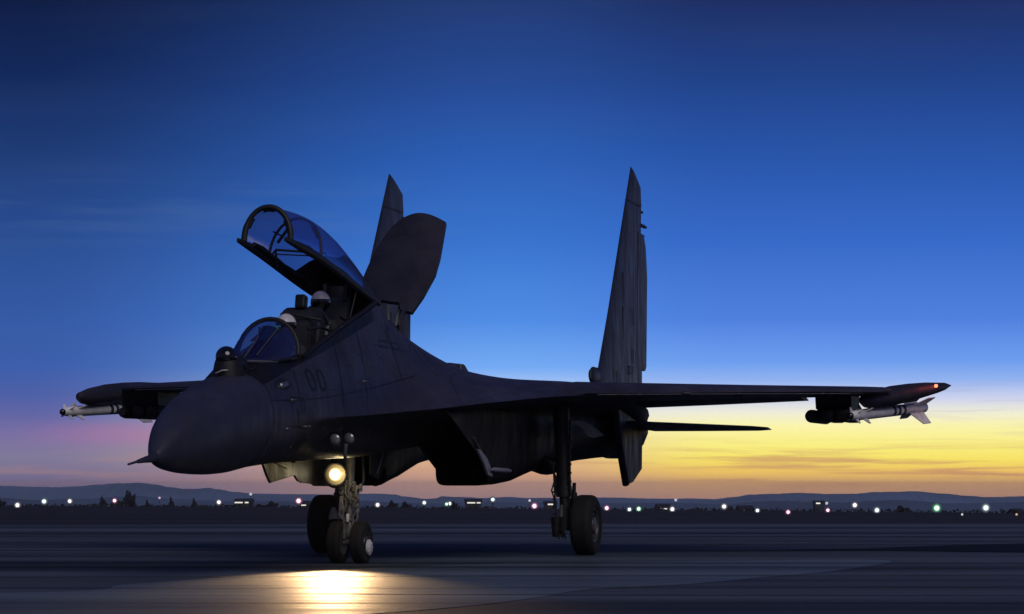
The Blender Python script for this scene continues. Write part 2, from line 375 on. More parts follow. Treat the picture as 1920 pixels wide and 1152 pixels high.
# painted lines and rubber-dark seams
def strip(name, pts, w, m, z=.012):
    bm = bmesh.new(); P = [Vector((x, y, z)) for x, y in pts]; a = []; b = []
    for i, p in enumerate(P):
        d = (P[min(i+1, len(P)-1)]-P[max(i-1, 0)]).normalized(); n = Vector((-d.y, d.x, 0))*w[i if len(w) > 1 else 0]/2
        a.append(bm.verts.new(p+n)); b.append(bm.verts.new(p-n))
    for i in range(len(P)-1): bm.faces.new((a[i], a[i+1], b[i+1], b[i]))
    return tag(link(name, bm, m), kind='structure')
seam = mat('tar_seam', (.004, .004, .006), .8, spec=.1, noise=(3, .5))
linem = mat('worn_line_paint', (.06, .07, .09), .8, spec=.1, noise=(1.2, .6))
strip('runway_seam', [(-60, 43.6), (60, 43.9)], [.10], seam)
strip('runway_seam', [(-60, 48.0), (-5, 48.2), (70, 47.4)], [.22], seam)
strip('runway_patch', [(3.2, 47.6), (4.6, 48.3), (6.4, 48.7), (9.1, 49.2), (14, 50.5), (24, 53)], [.04, .22, 1.6, 6.5, 12, 18], seam, .014)
strip('runway_seam', [(4, 53), (9, 49), (20, 42)], [.06, .12, .15], seam, .016)
strip('runway_marking', [(-2, 28.6), (40, 27.2)], [.10], linem)
strip('runway_marking', [(-60, 62.5), (60, 61.5)], [.5], linem)
strip('runway_seam', [(-60, 26.6), (60, 26.2)], [.06], seam, .014)
rub = mat('tyre_rubber_mark', (.010, .012, .019), .85, spec=.1, noise=(.9, .6))
for x0, y0, x1, y1, w in ((-30, 39.0, 30, 37.6, .22), (-30, 41.1, 30, 39.6, .22), (-22, 55.5, 40, 56.6, .4), (-40, 66, 40, 64, .5), (-14, 33.4, 26, 35.4, .16), (-10, 30.2, 22, 31.4, .12)):
    strip('tyre_mark', [(x0+(x1-x0)*k/8, y0+(y1-y0)*k/8+.25*math.sin(k*.8+x0)) for k in range(9)], [w*(.4+.6*abs(math.sin(k*1.3))) for k in range(9)], rub, .018)

# ------------------------------------------------------------------ hills
ridge = [(-400,915),(-150,908),(0,911),(60,913),(110,914),(150,912),(180,909),(225,906.5),(260,905.5),(290,908.5),(320,914),(345,917),(365,917),(390,915),(410,918),(440,923),(480,926),(560,927),(620,927.5),(680,926),(717,926),(740,927.5),(755,931),(802,936),(815,935),(830,931),(855,932),(905,934),(955,932),(985,934),(1035,934),(1147,933),(1210,935),(1260,935.5),(1297,935),(1342,936),(1372,932.5),(1410,927.5),(1440,926.5),(1502,924.5),(1552,926.5),(1602,926),(1640,923),(1677,922.5),(1715,921.5),(1765,925.5),(1815,930),(1852,932.5),(1915,931),(2000,926),(2150,918),(2400,922)]
def ridge_mesh(pts, D, depth, base, seed, shift=0, lift=0, jit=.35):
    rnd = random.Random(seed); bm = bmesh.new(); xs = [p[0] for p in pts]; rows = [[], [], [], []]
    x = xs[0]; j = 0
    while x <= xs[-1]:
        i = max(k for k in range(len(pts)-1) if pts[k][0] <= x)
        (x0, y0), (x1, y1) = pts[i], pts[i+1]; q = (x-x0)/(x1-x0); q = q*q*(3-2*q); py = y0+(y1-y0)*q + rnd.uniform(-jit, jit)
        X = (x-960)/5200*D + shift; Z = 1.123 + (912-py)/5200*D + lift
        rows[0].append(Vector((X*.92, D-depth, base))); rows[1].append(Vector((X*.97, D-depth*.45, base+(Z-base)*(.55+rnd.uniform(-.06, .06)))))
        rows[2].append(Vector((X, D, Z))); rows[3].append(Vector((X*1.05, D+depth, base)))
        x += 4
    ringloft(bm, rows, closed=False, cap0=False, cap1=False); return bm
hillm = mat('haze_tinted_hillside', (.10, .17, .29), .95, noise=(.004, .35), spec=0)  # distance haze painted into the base colour as blue
hillm2 = mat('nearer_haze_tinted_hillside', (.06, .105, .18), .95, noise=(.006, .4), spec=0)  # haze blue in the colour again, darker than the far ridge
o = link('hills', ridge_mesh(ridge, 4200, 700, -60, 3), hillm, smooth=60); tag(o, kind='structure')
near_r = [(-400,940),(0,934),(60,938),(150,936),(250,930),(330,936),(430,940),(560,941),(680,939),(740,943),(830,944),(900,941),(960,943),(1100,944),(1250,943),(1350,946),(1450,940),(1560,943),(1680,938),(1790,944),(1900,942),(2100,938),(2400,940)]
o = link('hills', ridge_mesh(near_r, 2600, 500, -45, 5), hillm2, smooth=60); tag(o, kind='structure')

# ================================================================== the jet
# local frame: +x port side, +y towards the tail, z up; origin on the ground between the main wheels
jet = empty('fighter_jet', (-.947, 45.6, 0), -TH)
tag(jet, 'dark grey twin-tail two-seat fighter jet with raised canopy and lit nose-gear lamp', 'fighter jet')
def J(name, bm, m, smooth=None, parent=None, label=None):
    o = link(name, bm, m, parent or jet, smooth)
    if label: o['label'] = label
    return o

# ---- radome and pitot
bm = bmesh.new(); rings = []
rad = [(-13.16,.012,1.475,1.435),(-13.08,.085,1.575,1.385),(-12.9,.17,1.735,1.34),(-12.7,.245,1.87,1.312),(-12.45,.325,2.01,1.29),(-12.1,.405,2.16,1.272),(-11.7,.47,2.30,1.266),(-11.3,.515,2.41,1.270),(-10.9,.545,2.50,1.292),(-10.5,.56,2.57,1.33)]
rp = catmull([Vector((a, b, c)) for a, b, c, d in rad], 3); rp2 = catmull([Vector((a, d, 0)) for a, b, c, d in rad], 3)
for p, q in zip(rp, rp2):
    s, w, zt, zb = p.x, p.y, p.z, q.y; zm = (zt*.5+zb*.5); rg = []
    for k in range(40):
        th = 2*math.pi*k/40; c_, s__ = math.cos(th), math.sin(th); pp = .82 if s__ > 0 else 1; rg.append(Vector((w*math.copysign(abs(c_)**pp, c_), s, zm + ((zt-zm)*s__**pp if s__ > 0 else (zm-zb)*s__))))
    rings.append(rg)
ringloft(bm, rings)
J('radome', bm, M['radome'], 60)
bm = bmesh.new()
tube(bm, [(0,-12.98,1.50),(0,-13.18,1.455),(0,-13.45,1.43),(0,-13.62,1.412),(0,-13.66,1.409),(0,-13.92,1.376)], [.075,.052,.034,.024,.016,.013], 16)
J('pitot_probe', bm, M['radome'], 40)

# ---- blended fuselage
# each station: s, [inner tub/top points..., t4, t5, chine], [under points]; x (lateral), z
ST = [
(-10.5, [(0,2.585),(.17,2.575),(.31,2.53),(.42,2.43),(.51,2.25),(.55,2.08),(.56,1.95)], [(.52,1.68),(.33,1.42),(0,1.33)]),
(-10.1, [(0,2.73),(.18,2.725),(.34,2.69),(.44,2.58),(.525,2.31),(.567,2.10),(.575,1.97)], [(.535,1.69),(.34,1.44),(0,1.36)]),
(-9.7, [(0,2.79),(.18,2.785),(.35,2.74),(.45,2.61),(.53,2.34),(.58,2.11),(.59,1.99)], [(.54,1.70),(.35,1.46),(0,1.39)]),
(-9.25,[(0,2.84),(.2,2.83),(.37,2.79),(.47,2.70),(.56,2.42),(.60,2.14),(.605,2.01)], [(.545,1.73),(.36,1.49),(0,1.42)]),
(-9.0, [(0,2.45),(.38,2.45),(.41,2.82),(.48,2.81),(.57,2.48),(.61,2.16),(.62,2.03)], [(.54,1.75),(.36,1.5),(0,1.43)]),
(-8.4, [(0,2.5),(.39,2.5),(.42,3.02),(.49,3.01),(.585,2.6),(.635,2.22),(.66,2.05)], [(.54,1.85),(.37,1.52),(0,1.45)]),
(-7.5, [(0,2.65),(.39,2.65),(.42,3.28),(.49,3.27),(.61,2.8),(.67,2.32),(.72,2.09)], [(.54,1.90),(.38,1.54),(0,1.48)]),
(-6.4, [(0,2.9),(.38,2.9),(.42,3.57),(.48,3.56),(.61,3.0),(.71,2.42),(.79,2.15)], [(.55,1.97),(.39,1.57),(0,1.52)]),
(-5.75,[(0,3.1),(.36,3.1),(.39,3.74),(.46,3.73),(.61,3.1),(.80,2.45),(.93,2.20)], [(.57,2.0),(.4,1.6),(0,1.55)]),
(-5.45,[(0,3.86),(.2,3.83),(.33,3.77),(.44,3.68),(.62,3.1),(.85,2.47),(1.02,2.22)], [(.58,2.02),(.4,1.62),(0,1.57)]),
(-5.1, [(0,3.80),(.18,3.77),(.32,3.68),(.44,3.55),(.64,3.06),(.93,2.50),(1.17,2.25)], [(.6,2.04),(.4,1.64),(0,1.59)]),
(-4.2, [(0,3.61),(.16,3.57),(.30,3.46),(.44,3.31),(.70,2.95),(1.12,2.56),(1.52,2.34)], [(.66,2.1),(.4,1.7),(0,1.65)]),
(-3.3, [(0,3.43),(.15,3.40),(.29,3.31),(.44,3.18),(.76,2.90),(1.3,2.62),(1.85,2.42)], [(.8,2.15),(.4,1.76),(0,1.71)]),
(-2.4, [(0,3.285),(.16,3.26),(.30,3.18),(.46,3.08),(.85,2.88),(1.5,2.69),(2.24,2.50)], [(1.0,2.2),(.5,1.83),(0,1.78)]),
(-1.6, [(0,3.15),(.18,3.13),(.34,3.07),(.52,2.99),(.95,2.86),(1.7,2.74),(2.6,2.55)], [(1.3,2.26),(.7,1.95),(0,1.88)]),
(-.8,  [(0,3.025),(.2,3.015),(.38,2.98),(.6,2.93),(1.15,2.85),(1.9,2.79),(2.65,2.63)], [(1.6,2.4),(.8,2.05),(0,1.97)]),
(.2,   [(0,2.90),(.22,2.895),(.45,2.885),(.75,2.87),(1.3,2.85),(2.0,2.82),(2.65,2.66)], [(1.8,2.45),(.9,2.15),(0,2.05)]),
(1.2,  [(0,2.875),(.25,2.875),(.5,2.87),(.85,2.87),(1.35,2.865),(2.0,2.82),(2.6,2.66)], [(2.0,2.45),(1,2.2),(0,2.1)]),
(3.0,  [(0,2.90),(.25,2.90),(.5,2.90),(.9,2.89),(1.4,2.88),(2.0,2.80),(2.4,2.62)], [(2.1,2.4),(1.2,2.2),(0,2.15)]),
(4.6,  [(0,2.84),(.25,2.84),(.5,2.83),(.9,2.84),(1.4,2.84),(1.95,2.76),(2.28,2.5)], [(2.1,2.25),(1.3,2.2),(0,2.2)]),
(5.4,  [(0,2.70),(.22,2.70),(.4,2.68),(.8,2.74),(1.4,2.76),(1.9,2.66),(2.15,2.4)], [(2.0,2.2),(1.3,2.2),(0,2.25)]),
]
bm = bmesh.new(); rings = []
def halfsec(top, und):
    A = [Vector((x, 0, z)) for x, z in top]; B = [A[-1]]+[Vector((x, 0, z)) for x, z in und]
    a1 = []
    for i in range(3):
        for k in range(3): a1.append(A[i].lerp(A[i+1], k/3))
    a2 = catmull(A[3:], 4); b = catmull(B, 4)
    return a1+a2[:-1]+[A[-1]]+b[1:]
hs = [halfsec(t_, u_) for s, t_, u_ in ST]
n = len(hs[0]); keys = []
for i, (s, _, _) in enumerate(ST): keys.append([Vector((p.x, s, p.z)) for p in hs[i]])
# streamwise interpolation: smooth outside, linear across the cockpit steps
step = {3, 8}
allr = []
for i in range(len(keys)-1):
    for k in range(3):
        q = k/3; rg = []
        for j in range(n):
            p1, p2 = keys[i][j], keys[i+1][j]
            if j < 12 and (i in step or 2 <= i <= 9): rg.append(p1.lerp(p2, q))
            else:
                p0 = keys[i-1][j] if i else p1*2-p2; p3 = keys[i+2][j] if i+2 < len(keys) else p2*2-p1
                t1 = (p2-p0)/(p2.y-p0.y); t2 = (p3-p1)/(p3.y-p1.y); h = p2.y-p1.y
                rg.append(p1*(2*q**3-3*q*q+1)+t1*h*(q**3-2*q*q+q)+p2*(-2*q**3+3*q*q)+t2*h*(q**3-q*q))
        allr.append(rg)
allr.append(keys[-1])
for rg in allr:
    full = rg + [Vector((-p.x, p.y, p.z)) for p in rg[::-1][1:-1]]
    rings.append(full)
vr = ringloft(bm, rings)
bmesh.ops.recalc_face_normals(bm, faces=bm.faces[:])
BV = BVHTree.FromBMesh(bm)
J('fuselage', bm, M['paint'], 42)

def skin_pt(s, z, side=1, off=.004):
    h = BV.ray_cast(Vector((side*5, s, z)), Vector((-side, 0, 0)))
    return (h[0] + h[1]*0 + Vector((side*off, 0, off*.3))) if h[0] else Vector((side*.6, s, z))
def decal(bm, path, w, side=1, closed=False, off=.004, sub=6, mi=0):
    """a ribbon laid on the side of the fuselage along path of (s, z)"""
    P = [Vector((0, a, b)) for a, b in path]
    if closed: P.append(P[0])
    Q = []
    for i in range(len(P)-1):
        k_ = max(1, int((P[i+1]-P[i]).length/.08))
        for k in range(k_): Q.append(P[i].lerp(P[i+1], k/k_))
    Q.append(P[-1]); A = []
    for i, p in enumerate(Q):
        a_ = Q[i-1] if i else (Q[-2] if closed else p); b_ = Q[i+1] if i < len(Q)-1 else (Q[1] if closed else p)
        d = (b_-a_).normalized(); nn_ = Vector((0, -d.z, d.y))*w/2
        l, r = p+nn_, p-nn_
        A.append((bm.verts.new(skin_pt(l.y, l.z, side, off)), bm.verts.new(skin_pt(r.y, r.z, side, off))))
    for a, b in zip(A, A[1:]):
        bm.faces.new((a[0], b[0], b[1], a[1])).material_index = mi
def patch(bm, poly, side=1, off=.003, mi=0):
    vs = [bm.verts.new(skin_pt(a, b, side, off)) for a, b in poly]
    c = bm.verts.new(skin_pt(sum(p[0] for p in poly)/len(poly), sum(p[1] for p in poly)/len(poly), side, off))
    for i in range(len(vs)): bm.faces.new((vs[i], vs[(i+1) % len(vs)], c)).material_index = mi

# hull number 00 in black outline, both sides
def numeral(s0, z0, w, h, slant, side):
    pts = []
    for k in range(28):
        th = 2*math.pi*k/28; cx_, cz_ = math.cos(th), math.sin(th)
        u = math.copysign(abs(cx_)**.45, cx_)*w/2; v = math.copysign(abs(cz_)**.6, cz_)*h/2
        pts.append((s0+u+slant*v, z0+v))
    return pts
for side in (1, -1):
    bm = bmesh.new()
    for s0 in (-8.98, -8.62): decal(bm, numeral(s0, 2.53 + (.012 if s0 > -8.8 else 0),    .20, .25, -.30, side), .045, side, True)
    J('hull_number', bm, M['black'])
# seams, stencils and access panels
bm = bmesh.new()
for sd_ in (1, -1):
    for z0, z1, s in ((1.5, 2.42, -10.46), (2.1, 2.62, -9.45), (2.2, 3.2, -7.9), (2.35, 3.4, -6.9), (2.6, 3.5, -5.5), (2.75, 3.3, -4.1)):
        decal(bm, [(s, z0+(z1-z0)*k/8) for k in range(9)], .019, sd_)
    decal(bm, [(-10.4, 2.22), (-9.4, 2.25), (-8.2, 2.34), (-6.5, 2.52), (-5.0, 2.74)], .014, sd_)
    decal(bm, [(-9.75, 2.28), (-9.35, 2.28), (-9.35, 2.08), (-9.5, 2.08)], .02, sd_)
    decal(bm, [(-9.6, 2.14), (-9.6, 1.98)], .035, sd_)
    # little double-box stencil below the airbrake with its forked lead line
    for s0 in (-5.86, -5.33): decal(bm, [(s0-.2, 3.12), (s0+.2, 3.125), (s0+.2, 3.205), (s0-.2, 3.20)], .022, sd_, True)
    decal(bm, [(-5.6, 3.2), (-5.62, 3.34), (-5.28, 3.44)], .035, sd_)
    for s0, z0 in ((-7.6, 2.78), (-7.1, 2.95), (-6.6, 2.8), (-6.2, 2.95), (-4.7, 2.95), (-6.9, 2.62), (-8.3, 2.42)):
        decal(bm, [(s0, z0), (s0+.16, z0+.01), (s0+.16, z0-.09)], .012, sd_)
J('panel_markings', bm, M['black'])
# five slanted cooling slots on top of the nose, just ahead of the infrared ball
bm = bmesh.new()
for k in range(5):
    x0 = -.20+.10*k
    h = BV.ray_cast(Vector((x0, -10.42, 5)), Vector((0, 0, -1)))[0]; h2 = BV.ray_cast(Vector((x0+.05, -10.30, 5)), Vector((0, 0, -1)))[0]
    tube(bm, [h+Vector((0,0,.004)), h2+Vector((0,0,.004))], .014, 6)
J('cooling_slot', bm, M['black'])
# gun port: shade of the recess as a flat black patch, and the muzzle
bm = bmesh.new()
patch(bm, [(-10.24,2.40),(-10.16,2.47),(-10.0,2.52),(-9.80,2.525),(-9.60,2.44),(-9.76,2.385),(-10.0,2.365)])
gp = J('gun_port', bm, M['black'])
bm = bmesh.new()
p0 = skin_pt(-10.12, 2.40, 1, -.012); p1 = skin_pt(-9.74, 2.455, 1, -.03)
tube(bm, [p0+Vector((.0,-.02,0)), p0.lerp(p1, .25)+Vector((.006,0,0)), p0.lerp(p1, .3)+Vector((.006,0,0)), p1], [.012,.02,.045,.05], 12)
J('gun_muzzle', bm, M['steel'], 40, gp)
# probes and small antennas on the forward hull
def small_probe(pos, d, L_=.16, r=.012, m='steel'):
    bm = bmesh.new(); p = Vector(pos); d = Vector(d).normalized()
    tube(bm, [p, p+d*L_*.5, p+d*L_*.55+Vector((0,-.05,0)), p+d*L_*.6+Vector((0,-L_,0))], [r*1.6, r, r, r*.5], 8)
    J('air_data_probe', bm, M[m], 40)
for s, z, L_ in ((-9.35, 1.90, .17), (-9.75, 2.24, .11), (-7.0, 2.58, .12), (-10.0, 1.86, .09)):
    for sd_ in (1, -1): small_probe(skin_pt(s, z, sd_, 0), (sd_, 0, .1), L_)
bm = bmesh.new()
box(bm, (.50, -9.75, 1.70), (.02, .26, .025), Matrix.Rotation(R(-35), 3, 'X'), .004); box(bm, (.50, -9.50, 1.76), (.02, .2, .025), Matrix.Rotation(R(-30), 3, 'X'), .004)
J('blade_antenna', bm, M['steel'])
# infrared search ball ahead of the windscreen
bm = bmesh.new()
bmesh.ops.create_uvsphere(bm, u_segments=24, v_segments=16, radius=.14, matrix=Matrix.Translation((0,-10.68,2.765)))
ib = J('infrared_search_ball', bm, M['visor'], 60)
bm = bmesh.new(); tube(bm, [(0,-10.58,2.42),(0,-10.62,2.58),(0,-10.65,2.70),(0,-10.66,2.74)], [.24,.20,.165,.148], 24); tube(bm, [(0,-10.62,2.66),(0,-10.35,2.68),(0,-10.05,2.66)], [.15,.15,.12], 16)
J('ball_collar', bm, M['black'], 40, ib)
bm = bmesh.new(); tube(bm, [(-.08,-10.86,2.55),(.0,-10.84,2.585),(.16,-10.7,2.60)], .014, 8); J('ball_guard', bm, M['steel'], 40, ib)

# ---- windscreen
def arcsec(s, w, zs, h, lean=0, n=16, p=1.0, cx_=0.):
    out = []
    for k in range(n+1):
        th = math.pi*k/n; q = math.sin(th)
        out.append(Vector((cx_+w*math.cos(th), s+lean*q, zs+h*q**p)))
    return out
ws = [arcsec(-10.22, .10, 2.70, .03, 0), arcsec(-10.0, .23, 2.71, .14, .03), arcsec(-9.7, .34, 2.75, .30, .06), arcsec(-9.4, .40, 2.80, .44, .08), arcsec(-9.12, .43, 2.86, .485, .10)]
bm = bmesh.new(); ringloft(bm, ws, closed=False, cap0=False, cap1=False)
wsc = J('windscreen', bm, M['glass_dark'], 60)
bm = bmesh.new(); tube(bm, ws[-1], .032, 10)
tube(bm, [ws[0][0], ws[1][0], ws[2][0], ws[3][0], ws[4][0]], .022, 8); tube(bm, [ws[0][-1], ws[1][-1], ws[2][-1], ws[3][-1], ws[4][-1]], .022, 8)
tube(bm, [ws[i][8] for i in range(2)], .02, 6)
J('windscreen_frame', bm, M['black'], 50, wsc)
bm = bmesh.new(); tube(bm, [ws[1][4]+Vector((0,-.02,.01)), ws[3][5]+Vector((.0,-.03,.03))], .008, 6); tube(bm, [ws[0][6]+Vector((0,0,.01)), ws[2][7]+Vector((.0,-.03,.03))], .008, 6)
tube(bm, [(.1,-10.25,2.73),(.26,-10.0,2.73),(.36,-9.75,2.74)], [.02,.025,.008], 8)
J('wiper_strut', bm, M['steel'], 50, wsc)
# coaming and head-up display
bm = bmesh.new(); ringloft(bm, [arcsec(-9.85,.22,2.70,.13), arcsec(-9.5,.33,2.72,.26), arcsec(-9.15,.37,2.72,.30), arcsec(-8.98,.37,2.6,.36)])
J('instrument_coaming', bm, M['black'], 50)
bm = bmesh.new(); box(bm, (.10,-9.3,3.15), (.26,.012,.20), Matrix.Rotation(R(-22),3,'X'), .003); hu = J('head_up_display', bm, M['hudg'])
bm = bmesh.new()
for x in (-.04, .24): box(bm, (x,-9.32,3.10), (.012,.10,.24), Matrix.Rotation(R(-10),3,'X'))
box(bm, (.10,-9.3,3.0), (.24,.26,.10), None, .02); J('display_mount', bm, M['black'], None, hu)
bm = bmesh.new(); extrude_poly(bm, [(-.15,3.03),(-.035,3.03),(-.035,3.13)], 'y', -9.42, -9.41); J('display_side_glass', bm, M['glass_grey'], None, hu)

# ---- open canopy
cs = [(-9.30,.315,4.385,.10),(-9.12,.33,4.37,.43),(-8.5,.36,4.30,.54),(-7.7,.385,4.18,.625),(-6.94,.39,4.05,.62),(-6.35,.38,3.95,.53),(-5.9,.37,3.885,.42),(-5.5,.35,3.85,.28),(-5.12,.30,3.82,.12)]
def csec(s):
    for a, b in zip(cs, cs[1:]):
        if s <= b[0]+1e-6:
            q = (s-a[0])/(b[0]-a[0]); return [a[i]+(b[i]-a[i])*q for i in range(4)]
def carc(s, lean=.0, grow=0.):
    s_, w, zs, h = csec(s); return arcsec(s, w+grow, zs, h+grow, lean, 20, .92)
bm = bmesh.new()
P_ = catmull([Vector(c[:3]) for c in cs[1:]], 4); H_ = catmull([Vector((c[0], c[3], 0)) for c in cs[1:]], 4)
secs = [(p.x, p.y, p.z, h.y) for p, h in zip(P_, H_)]
ringloft(bm, [arcsec(s, w, z, h, 0, 20, .92) for s, w, z, h in secs if s <= -6.1], closed=False, cap0=False, cap1=False)
can = J('canopy', bm, M['glass'], 60, label='raised clear canopy')
bm = bmesh.new()
def lerpsec(s):
    for a, b in zip(secs, secs[1:]):
        if s <= b[0]+1e-6:
            q = (s-a[0])/(b[0]-a[0]); return [a[i]+(b[i]-a[i])*q for i in range(4)]
    return list(secs[-1])
s1 = secs[0]
tube(bm, [Vector((0,.0,0))+v for v in arcsec(-9.14, .325, 4.38, .45, .05, 24, .9)], [.036 if abs(k-12) > 8 else .030 for k in range(25)], 8, flat=(1, 1.2))
for x_ in (0, .96, 1.9):   # grab pads on the front hoop
    pass
for k0, k1 in ((2, 5), (10, 14), (18, 21)):
    arc = arcsec(-9.12, .30, 4.38, .42, .05, 24, .9); tube(bm, arc[k0:k1+1], .032, 8)
tube(bm, arcsec(-8.02, .375, 4.23, .56, .15, 24, .9), .020, 8)
arc = arcsec(-8.0, .35, 4.23, .54, .15, 24, .9); tube(bm, arc[4:8], .032, 8)
# sill rails, deep section
for sd_ in (1, -1):
    rr_ = [Vector((sd_*lerpsec(s)[1], s, lerpsec(s)[2]-.02)) for s in [-9.12+.32*k for k in range(13)]]
    rr_[0] = Vector((sd_*.33, -9.36, 4.37)); rr_[-1] = Vector((sd_*.31, -5.15, 3.80))
    tube(bm, rr_, [.035]+[.062]*11+[.05], 8, flat=(.6, 1))
    inner = [p+Vector((-sd_*.04, 0, .05)) for p in rr_[1:9]]; tube(bm, inner, [.03,.05,.04,.045,.035,.05,.05,.04], 8)
tube(bm, [(-.33,-8.05,4.27),(-.30,-7.95,4.36),(.30,-7.6,4.33),(.37,-7.7,4.20)], .018, 8)
tube(bm, [(-.30,-7.95,4.34),(-.30,-7.9,4.12)], .016, 8); tube(bm, [(-.30,-7.95,4.30),(.30,-7.6,4.285)], .01, 8)
tube(bm, [(-.22,-8.1,4.44),(-.08,-8.1,4.62)], .022, 8); tube(bm, [(-.30,-8.05,4.60),(-.15,-8.1,4.53)], .012, 6)
J('canopy_frame', bm, M['black'], 50, can)
bm = bmesh.new()
fs = [q for q in secs if q[0] >= -6.12]
ringloft(bm, [arcsec(s, w+.004, z-.03, h+.034, 0, 20, .92) for s, w, z, h in fs], closed=True, cap0=False, cap1=True)
# closing web under the fairing rises forward so the opening looks round
J('canopy_fairing', bm, M['black'], 60, can)
bm = bmesh.new()
web = []
for s, k in ((-7.1, .02), (-6.8, .16), (-6.5, .42), (-6.3, .75), (-6.12, 1.0)):
    q = lerpsec(s); web.append((s, q, k))
for sd_ in (1, -1):
    rows = []
    for s, q, k in web:
        rows.append([Vector((sd_*(q[1]-.012)*math.cos(math.pi/2*k*u/6), s, q[2]+(q[3]-.012)*math.sin(math.pi/2*k*u/6)**.92)) for u in range(7)])
    ringloft(bm, rows, closed=False, cap0=False, cap1=False)
J('canopy_web', bm, M['black'], 60, can)
bm = bmesh.new()
tube(bm, [(.0,-6.0,3.95),(.0,-5.7,3.1)], .03, 8); tube(bm, [(.0,-6.0,3.95),(.0,-5.75,3.3)], .045, 8)
for sd_ in (1, -1): tube(bm, [(sd_*.28,-5.2,3.84),(sd_*.28,-5.35,3.70)], .04, 8)
J('canopy_jack', bm, M['dark'], 50, can)
# dark cockpit sill seal running up the rim
for sd_ in (1, -1):
    bm = bmesh.new()
    tube(bm, [(sd_*.46,-9.02,2.84),(sd_*.46,-8.4,3.035),(sd_*.46,-7.5,3.30),(sd_*.455,-6.4,3.59),(sd_*.43,-5.75,3.765)], .035, 8, flat=(1.2, .8))
    J('cockpit_sill', bm, M['black'], 50)
    bm = bmesh.new(); tube(bm, [(sd_*.485,-8.75,2.93),(sd_*.485,-7.5,3.31),(sd_*.475,-6.5,3.575)], .011, 6); J('sill_trim', bm, M['steel'], 50)
# bulkhead behind the rear cockpit
bm = bmesh.new(); extrude_poly(bm, [(-.36,3.05),(.36,3.05),(.36,3.75),(.22,3.90),(-.22,3.90),(-.36,3.75)], 'y', -5.66, -5.5)
J('rear_bulkhead', bm, M['black'])

# ---- ejection seats and cockpit furniture
def seat(s, zb, f):
    bm = bmesh.new()
    box(bm, (0, s+.28, zb+.50), (.40, .14, .95), Matrix.Rotation(R(-14), 3, 'X'), .03)
    box(bm, (0, s, zb), (.42, .48, .18), None, .03)
    o = J('ejection_seat', bm, M['seat'], 40)
    bm = bmesh.new(); box(bm, (0, s+.44, zb+1.0), (.26*f, .20, .24), Matrix.Rotation(R(-14), 3, 'X'), .05)
    J('headrest', bm, M['black'], 40, o)
    bm = bmesh.new()
    for sd_ in (1, -1): box(bm, (sd_*.16*f, s+.42, zb+1.0), (.05, .24, .26), Matrix.Rotation(R(-14), 3, 'X'), .015)
    J('headrest_horn', bm, M['seat'], 40, o); return o
seat(-7.86, 2.42, .8); seat(-6.6, 2.86, 1)
bm = bmesh.new()
extrude_poly(bm, [(-7.86,2.9),(-7.86,3.36),(-7.72,3.53),(-7.50,3.60),(-7.28,3.60),(-7.22,3.25),(-7.22,2.9)], 'x', -.32, .16)
bmesh.ops.bevel(bm, geom=[e for e in bm.edges], offset=.03, segments=2, affect='EDGES')
sh = J('rear_instrument_shroud', bm, M['seat'])
bm = bmesh.new(); box(bm, (-.05,-7.6,3.66), (.15,.16,.20), Matrix.Rotation(R(-12),3,'X'), .03)
J('rear_display', bm, M['black'], None, sh)
bm = bmesh.new()
tube(bm, [(.25,-8.2,3.25),(.33,-7.9,3.30),(.36,-7.6,3.26)], .022, 8); tube(bm, [(-.2,-7.9,3.5),(.1,-7.86,3.44),(.3,-7.8,3.40)], .018, 8)
tube(bm, [(.34,-6.7,3.4),(.36,-6.4,3.9)], .012, 8); tube(bm, [(.3,-7.0,3.5),(.35,-6.7,3.42)], .02, 8)
J('cockpit_hose', bm, M['gear_dark'], 50, sh)

# ---- airbrake standing open on the spine
ab = [(-.68,.77),(-.66,1.1),(-.60,1.5),(-.52,1.80),(-.43,2.03),(-.28,2.21),(-.09,2.30),(.10,2.285),(.28,2.21),(.44,2.12),(.47,1.73),(.50,1.3),(.50,.91),(.42,.41),(.32,.02),(.14,.06),(.08,.22),(-.05,.24),(-.20,.29),(-.39,.25),(-.6,.45)]
ab = [(p.x, p.y) for p in catmull([Vector((u, v, 0)) for u, v in ab[:10]], 3)]+ab[10:]
d_ = Vector((0, .69, .72)).normalized(); nrm = Vector((0, -.72, .69)).normalized()
def abpt(u, v, off=0): return Vector((u, 0, 0)) + Vector((0, -3.5, 3.72)) + d_*v + nrm*(.12*(1-(u/.7)**2)+off-.11)
bm = bmesh.new()
fr_ = bm.faces.new([bm.verts.new((u, v, 0)) for u, v in ab])
bmesh.ops.triangulate(bm, faces=[fr_])
for _ in range(3): bmesh.ops.subdivide_edges(bm, edges=[e for e in bm.edges if e.calc_length() > .15], cuts=1, use_grid_fill=False); bmesh.ops.triangulate(bm, faces=bm.faces[:])
geo = bmesh.ops.extrude_face_region(bm, geom=bm.faces[:])
top_ = {v for v in geo['geom'] if isinstance(v, bmesh.types.BMVert)}
for v in bm.verts: u, w_ = v.co.x, v.co.y; v.co = abpt(u, w_, .06 if v in top_ else 0)
brk = J('airbrake', bm, M['fin'], 40)
bm = bmesh.new()
tube(bm, [(.02,-3.45,3.40),(.04,-3.35,3.7),(.06,-3.1,4.0)], [.04,.04,.03], 10); tube(bm, [(.1,-3.3,3.45),(.2,-3.4,3.72)], .03, 8); tube(bm, [(-.1,-3.3,3.45),(-.12,-3.35,3.9)], .02, 8)
J('airbrake_jack', bm, M['gear'], 50, brk)
bm = bmesh.new()
tube(bm, [(.28,-4.35,3.47),(.28,-3.5,3.33)], .015, 8); box(bm, (.06,-3.95,3.53), (.2,.6,.10), Matrix.Rotation(R(-11),3,'X'), .03); tube(bm, [(.10,-3.75,3.45),(.12,-3.6,3.56),(.1,-3.4,3.40)], .02, 8)
J('airbrake_hinge', bm, M['dark'], 50, brk)
